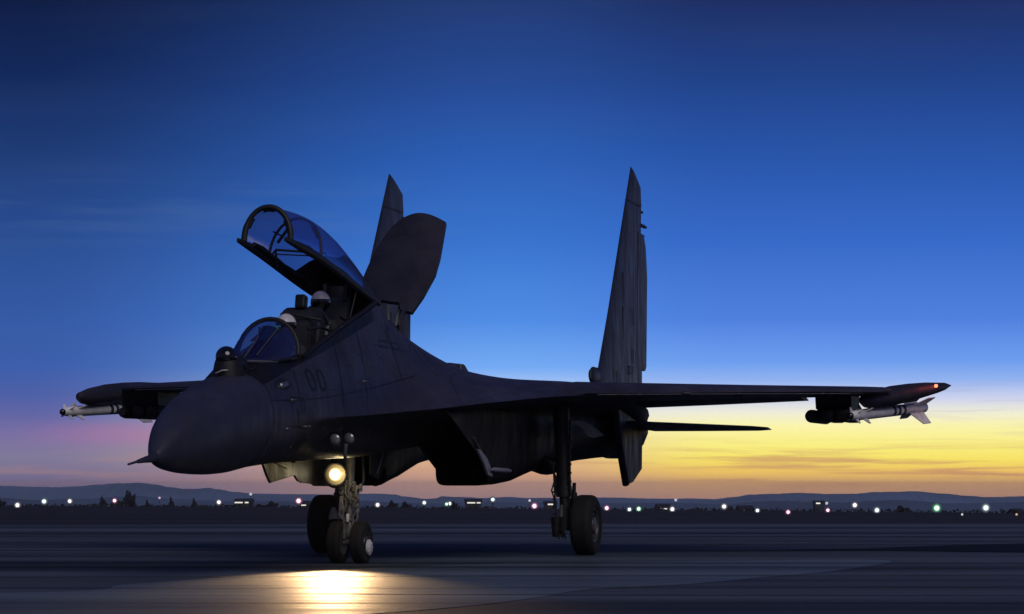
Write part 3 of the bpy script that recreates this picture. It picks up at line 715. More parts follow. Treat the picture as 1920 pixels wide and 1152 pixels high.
for x_ in (-.36, .20):
    bm = bmesh.new(); extrude_poly(bm, [(-3.75,3.30),(-3.62,3.72),(-3.40,3.90),(-3.30,3.78),(-3.45,3.30)], 'x', x_-.03, x_+.03); J('airbrake_bracket', bm, M['fin'], 30, brk)
# raised louvred scoop on the wing root behind
bm = bmesh.new()
extrude_poly(bm, [(-1.1,2.95),(-.55,3.13),(.30,3.14),(.85,2.90)], 'x', -.14, .10)
bmesh.ops.bevel(bm, geom=[e for e in bm.edges], offset=.02, segments=2, affect='EDGES')
ds = J('dorsal_scoop', bm, M['dark'], 40)
bm = bmesh.new(); box(bm, (.11,-.02,3.05), (.02,.05,.14), Matrix.Rotation(R(-12),3,'X'), .006); J('scoop_rib', bm, M['gear'], None, ds)

# ---- wings
def wing_section(a, s0, s1, z0, zc, z1):
    c = s1-s0
    up = [(0, z0+.012), (.012, z0+.055), (.05, z0+(zc-z0)*.55), (.12, z0+(zc-z0)*.85), (.25, zc), (.45, zc-.01), (.7, zc+(z1-zc)*.5+.01), (.9, z1+(zc-z1)*.18), (1, z1+.012)]
    lo = [(1, z1-.012), (.8, z1+(z0-z1)*.2-.02), (.5, (z0+z1)/2-.04), (.25, z0-.02), (.08, z0-.022), (.02, z0-.008)]
    return [Vector((a, s0+c*u, z)) for u, z in up+lo]
WS = [(2.2,-2.1,3.9,2.49,2.80,2.60),(2.6,-1.6,3.95,2.565,2.80,2.62),(3.6,-.72,4.05,2.59,2.795,2.64),(4.6,.17,4.15,2.622,2.79,2.665),(5.6,1.06,4.3,2.65,2.79,2.69),(6.4,1.77,4.4,2.665,2.79,2.705),(6.72,2.05,4.42,2.67,2.785,2.71),(6.82,2.35,4.3,2.70,2.76,2.72)]
def mirror(bm, lift=0.):
    for v in bm.verts:
        v.co.z += lift*max(0, min(1, (v.co.x-2.2)/2.2)); v.co.x *= -1
wings = {}
for sd_ in (1, -1):
    bm = bmesh.new(); ringloft(bm, [wing_section(*w) for w in WS])
    if sd_ < 0: mirror(bm, .17)
    wings[sd_] = J('wing', bm, M['paint_plain'], 35)
    # drooped flaperon
    bm = bmesh.new()
    def fl(a, s0, s1, z0, z1): return [Vector((a,s0,z0+.05)),Vector((a,(s0+s1)/2,(z0+z1)/2+.045)),Vector((a,s1,z1+.008)),Vector((a,s1,z1-.008)),Vector((a,(s0+s1)/2,(z0+z1)/2-.04)),Vector((a,s0,z0-.05))]
    ringloft(bm, [fl(2.05,3.2,4.25,2.62,2.51), fl(3.5,3.3,4.35,2.66,2.56), fl(5.2,3.4,4.4,2.70,2.625)])
    if sd_ < 0: mirror(bm, .17)
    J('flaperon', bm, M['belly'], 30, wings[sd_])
    # leading edge slat seam and hinge bump
    bm = bmesh.new()
    tube(bm, [(3.9+.02,-.50,2.60),(4.02,-.45,2.60)], [.035,.03], 8)
    for a, s, z in ((3.0,-1.25,2.575),(4.6,.17,2.61),(5.9,1.33,2.645)): tube(bm, [(a,s,z),(a+.05,s+.5,z-.03)], [.02,.03], 8)
    if sd_ < 0: mirror(bm, .17)
    J('slat_track', bm, M['dark'], 40, wings[sd_])
    # bright lower lip of the drooped slat
    bm = bmesh.new(); tube(bm, [(2.75,-1.47,2.560),(4.6,.165,2.607),(6.3,1.68,2.648)], .008, 6)
    if sd_ < 0: mirror(bm, .17)
    J('slat_edge', bm, M['steel'], 40, wings[sd_])

# wing tip pods, toed as they stand in the photograph
def pod(p0, p1, hs_, ws_, name, m, parent, drop=None, n=20):
    p0, p1 = Vector(p0), Vector(p1); d = (p1-p0); rg = []
    side = Vector((d.y, -d.x, 0)).normalized()
    for i, (t_, h, w, dz) in enumerate(hs_):
        c = p0+d*t_+Vector((0,0,dz)); rg.append([c+side*w/2*math.cos(2*math.pi*k/n)+Vector((0,0,1))*h/2*math.sin(2*math.pi*k/n) for k in range(n)])
    bm = bmesh.new(); ringloft(bm, rg); return J(name, bm, m, 50, parent)
prof = [(0,.08,.08,0),(.015,.16,.15,-.01),(.05,.23,.21,-.03),(.12,.31,.22,-.03),(.3,.35,.23,-.015),(.5,.32,.22,-.005),(.7,.25,.19,.005),(.84,.18,.15,.005),(.92,.13,.11,0.01),(.985,.03,.03,0.01),(1,.008,.008,0.01)]
tipP = pod((6.41,2.2,2.56),(7.60,5.2,2.885), prof, None, 'wingtip_pod', M['fin'], wings[1])
tipS = pod((-7.62,2.2,2.73),(-7.17,5.2,3.02), prof, None, 'wingtip_pod', M['fin'], wings[-1])
bm = bmesh.new(); bmesh.ops.create_uvsphere(bm, u_segments=14, v_segments=10, radius=.03, matrix=Matrix.Translation((7.415,4.42,2.86)))
nl = J('navigation_light', bm, M['red'], 60, wings[1], 'lit red wingtip light')
ld = bpy.data.lights.new('navigation_glow', 'POINT'); ld.energy = 1.1; ld.color = (1, .12, .06); ld.shadow_soft_size = .04
lo = bpy.data.objects.new('navigation_glow', ld); COL.objects.link(lo); lo.parent = jet; lo.location = (7.52, 4.26, 2.90)

# inboard pylons with launch racks
def pylon(sd_, a0, a1, zt, zb, s0, s1, rack):
    bm = bmesh.new()
    extrude_poly(bm, [(s0,zt),(s0+.12,zb),(s1-.05,zb),(s1,zt)], 'x', a0, a1)
    bmesh.ops.bevel(bm, geom=[e for e in bm.edges], offset=.02, segments=2, affect='EDGES')
    J('pylon', bm, M['black'], 40, wings[sd_])
    bm = bmesh.new(); ra, rz, rl, rh = rack
    tube(bm, [(ra,s0-.25,rz),(ra,s0-.2,rz),(ra,s0-.08,rz),(ra,s1+.4,rz+.01),(ra,s1+.5,rz+.01)], [rh*.55,rh*.85,rh,rh,rh*.8], 14, flat=(1, 1))
    for dx in (.26, .52): box(bm, (ra+dx, (s0+s1)/2, rz+.02), (.24, s1-s0+.3, rh*1.9), None, .05)
    J('launch_rack', bm, M['black'], 40, wings[sd_])
pylon(1, 5.60, 6.20, 2.68, 2.40, 2.4, 3.6, (5.56, 2.295, 1, .112))
pylon(-1, -6.88, -6.2, 2.90, 2.40, 2.4, 3.6, (-6.75, 2.44, 1, .11))

# ---- engine nacelles with raked intakes
def nac_ring(s, ai, ao, zb, zt, p, n=36, rake=0):
    out = []; cx_, cz_ = (ai+ao)/2, (zb+zt)/2; w, h = (ao-ai)/2, (zt-zb)/2
    for k in range(n):
        th = 2*math.pi*(k+.5)/n; c, q = math.cos(th), math.sin(th)
        x = cx_+w*math.copysign(abs(c)**p, c); z = cz_+h*math.copysign(abs(q)**p, q)
        fi = max(0, 1-(x-ai)/max(.01, (ao-ai)*.55)); lift = .16*min(1, max(0, (s+2.5)/1.0))*fi**1.5*(1 if z < cz_ else 0)
        out.append(Vector((x, s - rake*max(0, (z-1.42))/.65, z+lift)))
    return out
NC = [(-2.5,.40,1.25,1.13,2.26,.25,1.9),(-1.9,.41,1.31,1.145,2.36,.28,1.3),(-1.2,.43,1.38,1.19,2.45,.33,.6),(-.5,.46,1.46,1.29,2.5,.42,.2),(.4,.5,1.58,1.41,2.55,.55,0),(1.2,.58,1.72,1.47,2.6,.7,0),(2.5,.68,1.90,1.55,2.68,.85,0),(4.0,.80,2.00,1.62,2.74,.95,0),(5.2,.90,2.04,1.66,2.72,1,0)]
for sd_ in (1, -1):
    bm = bmesh.new()
    rg = [nac_ring(s, ai, ao, zb, zt, p, rake=rk) for s, ai, ao, zb, zt, p, rk in NC]
    inner = [nac_ring(-2.44,.44,1.21,1.17,2.22,.25,rake=1.9), nac_ring(-1.2,.5,1.25,1.28,2.2,.4,rake=.4), nac_ring(.6,.62,1.4,1.6,2.3,.8)]
    ringloft(bm, inner[::-1]+rg, cap0=True, cap1=True)
    if sd_ < 0: mirror(bm)
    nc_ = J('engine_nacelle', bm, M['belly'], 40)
    bm = bmesh.new(); nz_ = []
    for s, r in ((5.0,.54),(5.15,.56),(5.5,.565),(5.8,.54),(6.15,.47),(6.35,.43),(6.33,.39),(5.6,.42),(5.3,.40)):
        nz_.append([Vector((1.50+r*math.cos(2*math.pi*k/32)*(1+.02*(k % 2)), s, 2.19+r*math.sin(2*math.pi*k/32)*(1+.02*(k % 2)))) for k in range(32)])
    ringloft(bm, nz_)
    if sd_ < 0: mirror(bm)
    J('exhaust_nozzle', bm, M['nozzle'], 30, nc_)
    bm = bmesh.new(); tube(bm, [(1.36,-.2,1.62),(1.37,.15,1.50),(1.38,.7,1.47),(1.4,1.3,1.6)], [.08,.24,.27,.12], 16, flat=(1.0,.6))
    if sd_ < 0: mirror(bm)
    J('wheel_well_fairing', bm, M['belly'], 50, nc_)
    # ventral fin
    bm = bmesh.new()
    pf = [(2.75,2.45),(3.05,1.89),(3.62,1.165),(4.08,1.19),(4.93,1.43),(4.98,2.3)]
    cen = [2.10 for s, z in pf]
    th_ = [.065,.065,.06,.03,.012,.012]
    A = [bm.verts.new((c_+t_, s, z)) for c_, t_, (s, z) in zip(cen, th_, pf)]; B = [bm.verts.new((c_-t_, s, z)) for c_, t_, (s, z) in zip(cen, th_, pf)]
    bm.faces.new(A); bm.faces.new(B[::-1])
    for k in range(len(A)): bm.faces.new((A[k], B[k], B[(k+1) % len(A)], A[(k+1) % len(A)]))
    bmesh.ops.bevel(bm, geom=[e for e in bm.edges], offset=.008, segments=1, affect='EDGES')
    if sd_ < 0: mirror(bm); bmesh.ops.translate(bm, verts=bm.verts, vec=(-.38,0,0))
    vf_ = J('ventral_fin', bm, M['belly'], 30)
    bm = bmesh.new(); tube(bm, [(2.10,2.72,2.45),(2.10,3.03,1.89),(2.10,3.62,1.16)], .066, 10); tube(bm, [(2.12,2.6,2.50),(2.10,2.72,2.42)], .03, 8)  # lit front edge put in as a lighter-coloured strip
    if sd_ < 0: mirror(bm); bmesh.ops.translate(bm, verts=bm.verts, vec=(-.38,0,0))
    J('lit_fin_edge', bm, M['paint_plain'], 40, vf_)
# small forward-looking antenna on the intake corner
bm = bmesh.new()
A_ = Vector((1.27,-2.35,1.60))
extrude_poly(bm, [(-3.39,1.69),(-3.18,1.67),(-2.80,1.54),(-2.60,1.40),(-2.49,1.27),(-2.77,1.30),(-2.99,1.47)], 'x', 1.285, 1.32)
tube(bm, [(1.36,-2.72,1.378),(1.36,-2.58,1.378),(1.37,-1.78,1.368),(1.37,-1.6,1.362)], [.012,.036,.036,.022], 12)
J('intake_blade_antenna', bm, M['antenna'], 40)
bm = bmesh.new()
tube(bm, [(1.27,-3.45,1.86),(1.275,-3.25,1.76),(1.285,-3.05,1.64)], .02, 8)
J('intake_hinge', bm, M['steel'], 40)
# open main-wheel door: curved pale plate seen edge on
for sd_ in (1, -1):
    bm = bmesh.new()
    up_ = [(1.66,2.28),(1.76,2.21),(1.90,2.215),(2.06,2.15),(2.18,2.06),(2.28,1.97)]
    lo_ = [(1.70,2.19),(1.76,2.15),(1.88,2.12),(1.97,2.03),(2.03,1.945),(2.12,1.93)]
    a = [bm.verts.new((x, 1.0, z)) for x, z in up_]; b = [bm.verts.new((x, 1.0, z)) for x, z in lo_]
    a2 = [bm.verts.new((x, 1.06, z)) for x, z in up_]; b2 = [bm.verts.new((x, 1.06, z)) for x, z in lo_]
    for k in range(5):
        bm.faces.new((a[k],a[k+1],b[k+1],b[k])); bm.faces.new((a2[k],b2[k],b2[k+1],a2[k+1])); bm.faces.new((a[k],a2[k],a2[k+1],a[k+1])); bm.faces.new((b[k],b[k+1],b2[k+1],b2[k]))
    bm.faces.new((a[0],b[0],b2[0],a2[0])); bm.faces.new((a[5],a2[5],b2[5],b[5]))
    if sd_ < 0: mirror(bm)
    J('main_gear_door', bm, M['white'], 30)

# ---- fins, tailplanes
def fin_shape():
    # s, z, half thickness
    lead = [(1.02,2.72),(1.07,2.86),(2.004,4.1),(3.12,5.72),(3.50,6.28),(3.82,6.745)]
    trail = [(4.70,2.72),(4.70,3.2),(4.68,4.1),(4.66,5.72),(4.70,6.15),(4.66,6.45)]
    return lead, trail
def mirror_fin(bm):
    for v in bm.verts: v.co.x = -v.co.x-.16
for sd_ in (1, -1):
    lead, trail = fin_shape(); bm = bmesh.new(); rg = []
    for (s0, z0), (s1, z1) in zip(lead, trail):
        h = (z0-2.7)/4; tk = .085*(1-h)+.022*h; cx_ = 2.14
        sec = []
        for u, q in ((0,.0),(.02,.28),(.08,.6),(.22,.95),(.4,1),(.7,.7),(1,.25)): sec.append((u, q))
        pts = [Vector((cx_+tk*q, s0+(s1-s0)*u, z0+(z1-z0)*u)) for u, q in sec]+[Vector((cx_-tk*q, s0+(s1-s0)*u, z0+(z1-z0)*u)) for u, q in sec[::-1][:-1]]
        rg.append(pts)
    ringloft(bm, rg)
    if sd_ < 0: mirror_fin(bm)
    fin = J('tail_fin', bm, M['fin'], 40)
    bm = bmesh.new()
    rp_ = [(4.20,3.19),(4.95,3.19),(5.03,3.27),(5.10,4.9),(4.98,5.40),(4.80,5.62),(4.35,5.66),(4.28,5.0)]
    extrude_poly(bm, rp_, 'x', 2.14-.035, 2.14+.035); bmesh.ops.bevel(bm, geom=[e for e in bm.edges], offset=.012, segments=2, affect='EDGES')
    if sd_ < 0: mirror_fin(bm)
    J('rudder', bm, M['fin'], 30, fin)
    bm = bmesh.new()
    for s, z, l, r in ((4.66,6.03,.22,.022),(4.66,5.79,.52,.032),(4.66,5.62,.36,.016)):
        tube(bm, [(2.14,s,z),(2.14,s+l*.7,z),(2.14,s+l,z)], [r,r,r*.5], 10)
    if sd_ < 0: mirror_fin(bm)
    J('fin_antenna', bm, M['dark'], 40, fin)
    bm = bmesh.new(); tube(bm, [(2.13,.74,2.87),(2.13,.77,2.93),(2.13,.88,2.95),(2.13,1.6,2.96)], [.06,.11,.125,.11], 14, flat=(.42,1.25))
    if sd_ < 0: mirror_fin(bm)
    J('fin_root_fairing', bm, M['fin'], 50, fin)
    bm = bmesh.new()
    for x in (2.14+.09, 2.14-.09):
        q = .012; sgn = 1 if x > 2.14 else -1
        def FB(s, z, w, h):
            hh = (z-2.7)/4; tkk = (.085*(1-hh)+.022*hh)
            box(bm, (2.14+sgn*(tkk+.002), s, z), (.008, w, h))
        FB(2.95,4.55,.03,.55); FB(2.9,3.95,.03,.55); FB(3.75,4.1,.03,.3); FB(3.7,3.4,.02,.25); FB(2.3,3.0,.02,.2)
        FB(4.05,6.12,1.05,.03)
        for a_, b_, c_, e_ in ((3.35,3.15,.03,.12),(3.65,3.15,.03,.12),(3.5,3.21,.32,.02),(3.5,3.09,.32,.02)): FB(a_, b_, c_, e_)
    if sd_ < 0: mirror_fin(bm)
    J('fin_markings', bm, M['black'], None, fin)
    # tailplane
    bm = bmesh.new()
    def tp(a, s0, s1, z0, z1, t_): 
        c = s1-s0
        return [Vector((a,s0,z0)),Vector((a,s0+.04*c,z0+t_*.5)),Vector((a,s0+.3*c,z0+(z1-z0)*.3+t_)),Vector((a,s0+.7*c,z0+(z1-z0)*.7+t_*.6)),Vector((a,s1,z1+.005)),Vector((a,s1,z1-.005)),Vector((a,s0+.6*c,z0+(z1-z0)*.6-t_*.7)),Vector((a,s0+.04*c,z0-t_*.3))]
    ringloft(bm, [tp(2.08,3.45,6.3,2.245,2.14,.055), tp(3.0,4.5,6.4,2.225,2.14,.04), tp(3.98,5.6,6.5,2.20,2.145,.025), tp(4.2,6.0,6.55,2.19,2.16,.015)])
    if sd_ < 0: mirror(bm)
    J('tailplane', bm, M['fin'], 30)
bm = bmesh.new(); tube(bm, [(0,4.4,2.45),(0,5.5,2.42),(0,7.2,2.38),(0,7.6,2.36)], [.35,.27,.17,.05], 16); J('tail_boom', bm, M['paint_plain'], 50)

# ---- wheels
def wheel(cx_, cy_, r, w, port=True, hub=True, lab=None):
    sgn = 1 if port else -1
    def prof_(bm, P, mi=0, n=48):
        rg = [[Vector((cx_+sgn*x, cy_+rr*math.cos(2*math.pi*k/n), r+rr*math.sin(2*math.pi*k/n))) for k in range(n)] for x, rr in P]
        ringloft(bm, rg)
    bm = bmesh.new()
    prof_(bm, [(-w*.42,r*.58),(w*.30,r*.58),(w*.42,r*.56),(w*.40,r*.50),(w*.28,r*.46),(w*.24,r*.30),(w*.40,r*.26),(w*.43,r*.20),(w*.43,r*.06)])
    for k in range(9):
        th = 2*math.pi*k/9; box(bm, (cx_+sgn*w*.31, cy_+r*.38*math.cos(th), r+r*.38*math.sin(th)), (w*.10, r*.07, r*.07), None, .004)
    o = J('wheel', bm, M['rim'], 35)
    bm = bmesh.new()
    T = [(-w*.40,r*.56),(-w*.5,r*.70),(-w*.49,r*.84),(-w*.40,r*.955),(-w*.28,r*.992)]
    gro = []
    for gx in (-.18, -.06, .06, .18): gro += [(w*(gx-.022), r*.998), (w*(gx-.014), r*.975), (w*(gx+.014), r*.975), (w*(gx+.022), r*.998)]
    T = T+gro+[(w*.28,r*.992),(w*.40,r*.955),(w*.49,r*.84),(w*.5,r*.70),(w*.40,r*.56)]
    n = 56; rg = [[Vector((cx_+sgn*x, cy_+rr*math.cos(2*math.pi*k/n), r+rr*math.sin(2*math.pi*k/n))) for k in range(n)] for x, rr in T]
    ringloft(bm, rg, cap0=False, cap1=False)
    for v in bm.verts:
        if v.co.z < .012: v.co.z = .010
    J('tyre', bm, M['tyre'], 40, o)
    return o
wheel(2.22, 0, .492, .36); wheel(-2.24, 0, .492, .36, False)
wheel(.185, -5.62, .31, .20); wheel(-.165, -5.62, .31, .20, False)

# ---- main legs
for sd_ in (1, -1):
    bm = bmesh.new()
    tube(bm, [(1.80,.0,2.4),(1.83,0,1.75),(1.85,0,1.1)], [.135,.125,.115], 18)
    tube(bm, [(1.85,0,1.12),(1.86,0,.95)], [.13,.13], 18)
    tube(bm, [(1.86,0,1.0),(1.87,0,.50)], .085, 16)
    tube(bm, [(1.87,0,.62),(1.87,0,.40)], [.12,.13], 14); tube(bm, [(1.80,0,.5),(2.2,0,.492)], .085, 14)
    tube(bm, [(1.74,-.05,.62),(1.74,-.05,.30)], [.10,.07], 12); tube(bm, [(1.86,-.1,.4),(1.86,-.1,.30)], .03, 8)
    if sd_ < 0: mirror(bm)
    leg = J('main_gear_leg', bm, M['gear_dark'], 40)
    bm = bmesh.new()
    tube(bm, [(1.62,-.05,1.55),(1.72,-.03,1.25),(1.74,0,.95)], .022, 8)
    tube(bm, [(1.70,-.12,1.5),(1.73,-.13,1.0),(1.76,-.13,.6)], .014, 8)
    tube(bm, [(1.98,-.1,2.2),(1.98,-.12,1.3),(1.99,-.1,.95)], .016, 8)
    tube(bm, [(1.72,-.13,1.2),(1.68,-.15,1.05),(1.73,-.13,.9),(1.70,-.13,.75)], .013, 8)
    for k in range(7): box(bm, (1.97-.0*k, -.08, 1.9-.14*k), (.05, .06, .035), None, .006)
    for k in range(5): box(bm, (1.72, -.1, 1.15-.12*k), (.06, .05, .03), None, .006)
    for k in range(4): tube(bm, [(1.74+.05*k,-.1,.36),(1.75+.05*k,-.1,.28-.02*(k % 2))], .012, 6)
    if sd_ < 0: mirror(bm)
    J('brake_hose', bm, M['gear_dark'], 40, leg)
    bm = bmesh.new()
    tube(bm, [(1.87,.13,1.0),(1.9,.30,.78),(1.88,.13,.5)], .04, 8); tube(bm, [(2.02,-.02,1.02),(2.04,-.02,.78)], [.055,.055], 10); tube(bm, [(2.02,-.02,.95),(2.03,-.02,1.18)], [.035,.03], 10)
    if sd_ < 0: mirror(bm)
    J('torque_link', bm, M['dark'], 40, leg)
    bm = bmesh.new(); tube(bm, [(1.84,-.13,.82),(1.84,-.13,.62)], [.03,.03], 10)
    if sd_ < 0: mirror(bm)
    J('polished_piston', bm, M['gear'], 40, leg)

# ---- nose leg, lamps, door
bm = bmesh.new()
tube(bm, [(-.02,-5.45,1.85),(-.02,-5.5,1.45),(-.01,-5.56,.95)], [.065,.068,.06], 16)
tube(bm, [(-.01,-5.56,1.02),(-.01,-5.57,.88)], [.085,.085], 16)
tube(bm, [(-.01,-5.56,.95),(.0,-5.6,.36)], .045, 14)
tube(bm, [(-.07,-5.6,.34),(.06,-5.6,.34)], .06, 12); tube(bm, [(-.2,-5.62,.31),(.2,-5.62,.31)], .05, 12)
ngl = J('nose_gear_leg', bm, M['gear'], 40)
bm = bmesh.new()
tube(bm, [(0,-5.62,.60),(0,-5.62,.50),(0,-5.63,.38)], [.06,.085,.05], 12); tube(bm, [(-.06,-5.66,.66),(-.06,-5.66,.36)], .03, 10); tube(bm, [(.07,-5.66,.62),(.07,-5.66,.42)], .022, 10)
tube(bm, [(-.10,-5.6,.62),(-.02,-5.68,.66),(.08,-5.6,.62)], .022, 8)
J('torque_link', bm, M['gear'], 40, ngl)
bm = bmesh.new(); box(bm, (.012,-5.72,.665), (.045,.03,.12), None, .01); J('towing_bracket', bm, M['white'], 40, ngl)
rnd = random.Random(11); bm = bmesh.new()
for k in range(15):
    x0 = rnd.choice((-1, 1))*rnd.uniform(.03, .15); z0 = rnd.uniform(.75, 1.2); y0 = -5.60-rnd.uniform(0, .1)
    tube(bm, [(x0, y0, z0), (x0+rnd.uniform(-.06,.06), y0-.03, z0-.12), (x0+rnd.uniform(-.05,.05), y0, z0-rnd.uniform(.2,.32))], rnd.uniform(.009, .02), 8)
J('hydraulic_hose', bm, M['gear'], 40, ngl)
bm = bmesh.new()
for x, z, r, l in ((-.10,1.02,.035,.16),(.11,.98,.04,.18),(.07,1.12,.03,.14),(-.12,.84,.03,.12),(.13,.83,.028,.15),(-.04,1.16,.03,.1),(.17,1.10,.03,.10)):
    tube(bm, [(x,-5.6,z+l/2),(x,-5.62,z-l/2)], [r,r], 12); box(bm, (x,-5.66,z), (r*1.5,.03,r*1.2), None, .006)
box(bm, (-.02,-5.62,1.10), (.26,.06,.05), None, .01); box(bm, (0,-5.62,.93), (.20,.07,.04), None, .01)
J('steering_actuator', bm, M['gear'], 40, ngl)
bm = bmesh.new()
tube(bm, [(-.32,-5.35,1.55),(-.24,-5.45,1.2),(-.16,-5.5,1.05)], [.05,.04,.03], 10); tube(bm, [(-.36,-5.3,1.3),(-.30,-5.4,1.12)], [.06,.05], 10); box(bm, (-.31,-5.35,1.17), (.16,.1,.12), None, .02)
tube(bm, [(.10,-5.3,1.7),(.15,-5.4,1.2),(.06,-5.5,.98)], .025, 8)
J('drag_strut', bm, M['gear_dark'], 40, ngl)
bm = bmesh.new()
tube(bm, [(.29,-5.62,.24),(.315,-5.62,.24)], [.115,.115], 20); tube(bm, [(.315,-5.62,.24),(.335,-5.62,.24)], [.105,.07], 20)
for k in range(8):
    th = 2*math.pi*k/8; box(bm, (.325,-5.62+.085*math.cos(th),.24+.085*math.sin(th)), (.02,.02,.02), None, .003)
for k in range(4): box(bm, (.34,-5.62,.285-.03*k), (.015,.08,.01))
J('hub_cover', bm, M['white'], 40, ngl)
# two round hull fittings shaped like unlit lamps, then the lit taxi lamp
for sl_, z in ((-8.04,1.765),(-7.42,1.79)):
    hp_ = skin_pt(sl_, z, 1, .10); x = hp_.x; yl = hp_.y
    bm = bmesh.new(); rg = []
    for dy, r in ((.12,.03),(.08,.075),(0,.10),(-.03,.105),(-.03,.092),(.02,.08)):
        rg.append([Vector((x+r*math.cos(2*math.pi*k/24), yl+dy-.03, z+r*math.sin(2*math.pi*k/24))) for k in range(24)])
    ringloft(bm, rg, cap1=False); hl = J('round_hull_fitting', bm, M['dark'], 40, ngl)
    bm = bmesh.new(); rg = []
    for dy, r in ((.015,.085),(-.012,.06),(-.022,.03),(-.025,.008)):
        rg.append([Vector((x+r*math.cos(2*math.pi*k/24), yl+dy-.03, z+r*math.sin(2*math.pi*k/24))) for k in range(24)])
    ringloft(bm, rg); J('fitting_glass', bm, M['glass_grey'], 40, ngl)
bm = bmesh.new(); tube(bm, [(.60,-7.62,1.70),(.58,-7.6,1.58),(.54,-7.45,1.47)], .028, 10); J('door_strut', bm, M['gear'], 40, ngl)
LP = Vector((-.124, -5.86, 1.292))
bm = bmesh.new(); rg = []
for dy, r in ((.14,.05),(.10,.11),(0,.160),(-.02,.165),(-.02,.152),(.01,.14)):
    rg.append([LP+Vector((r*math.cos(2*math.pi*k/28), dy, r*math.sin(2*math.pi*k/28))) for k in range(28)])
ringloft(bm, rg, cap1=False); tube(bm, [LP+Vector((0,.12,0)), Vector((-.02,-5.55,1.25))], .03, 8); J('taxi_lamp', bm, M['gear'], 40, ngl)
bm = bmesh.new(); rg = []
for dy, r in ((.0,.148),(-.015,.12),(-.03,.09),(-.04,.05),(-.045,.01)):
    rg.append([LP+Vector((r*math.cos(2*math.pi*k/28), dy, r*math.sin(2*math.pi*k/28))) for k in range(28)])
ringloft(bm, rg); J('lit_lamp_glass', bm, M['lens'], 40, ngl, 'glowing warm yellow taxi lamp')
def lamp(name, kind, loc, energy, col, soft, target=None, ang=None, blend=.5):
    d = bpy.data.lights.new(name, kind); d.energy = energy; d.color = col; d.shadow_soft_size = soft
    if kind == 'SPOT': d.spot_size = R(ang); d.spot_blend = blend
    o = bpy.data.objects.new(name, d); COL.objects.link(o); o.parent = jet; o.location = loc
    if target: o.rotation_euler = (Vector(target)-Vector(loc)).to_track_quat('-Z', 'Y').to_euler()
    return o
lamp('taxi_beam', 'SPOT', LP+Vector((0,-.10,0)), 1900, (1, .62, .30), .12, LP+Vector((2.4,-8.2,-1.32)), 28, 1)
lamp('hull_glow_fill', 'POINT', LP+Vector((.30,-.40,.04)), 6, (1, .76, .38), .08)  # added point light, set off the lamp to spill glow on the hull
# large nose-gear door hanging on the starboard side
bm = bmesh.new()
extrude_poly(bm, [(-8.30,1.72),(-8.27,1.50),(-8.2,1.42),(-8.06,1.28),(-7.92,1.165),(-6.82,1.285),(-6.6,1.5),(-6.55,1.75)], 'x', -.42, -.385)
bmesh.ops.bevel(bm, geom=[e for e in bm.edges], offset=.008, segments=1, affect='EDGES')
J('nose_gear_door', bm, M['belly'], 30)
bm = bmesh.new(); box(bm, (-.375,-7.45,1.55), (.02,.9,.05), Matrix.Rotation(R(-8),3,'X'), .01); box(bm, (-.375,-7.5,1.42), (.02,.5,.04), Matrix.Rotation(R(-8),3,'X'), .01)
tube(bm, [(-.33,-7.9,1.52),(-.36,-7.1,1.6)], .02, 8); tube(bm, [(-.36,-7.0,1.62),(-.36,-7.0,1.45)], .025, 8)
J('door_rib', bm, M['gear_dark'], 40)
bm = bmesh.new(); extrude_poly(bm, [(-6.88,1.72),(-6.84,1.30),(-6.65,1.20),(-6.45,1.17),(-6.0,1.165),(-5.9,1.125),(-4.2,1.12),(-3.9,1.75)], 'x', -.46, -.425); bmesh.ops.bevel(bm, geom=[e for e in bm.edges], offset=.008, segments=1, affect='EDGES'); J('nose_gear_door', bm, M['belly'], 30)
bm = bmesh.new(); extrude_poly(bm, [(-5.3,1.70),(-5.3,1.30),(-4.9,1.22),(-4.3,1.70)], 'x', .20, .23); J('nose_gear_door', bm, M['belly'], 30)
bm = bmesh.new()
tube(bm, [(.225,-5.0,1.3),(.24,-4.6,1.72)], .012, 6); tube(bm, [(.3,-5.2,1.82),(.34,-4.4,1.70)], .01, 6)
J('door_link', bm, M['gear'], 40)

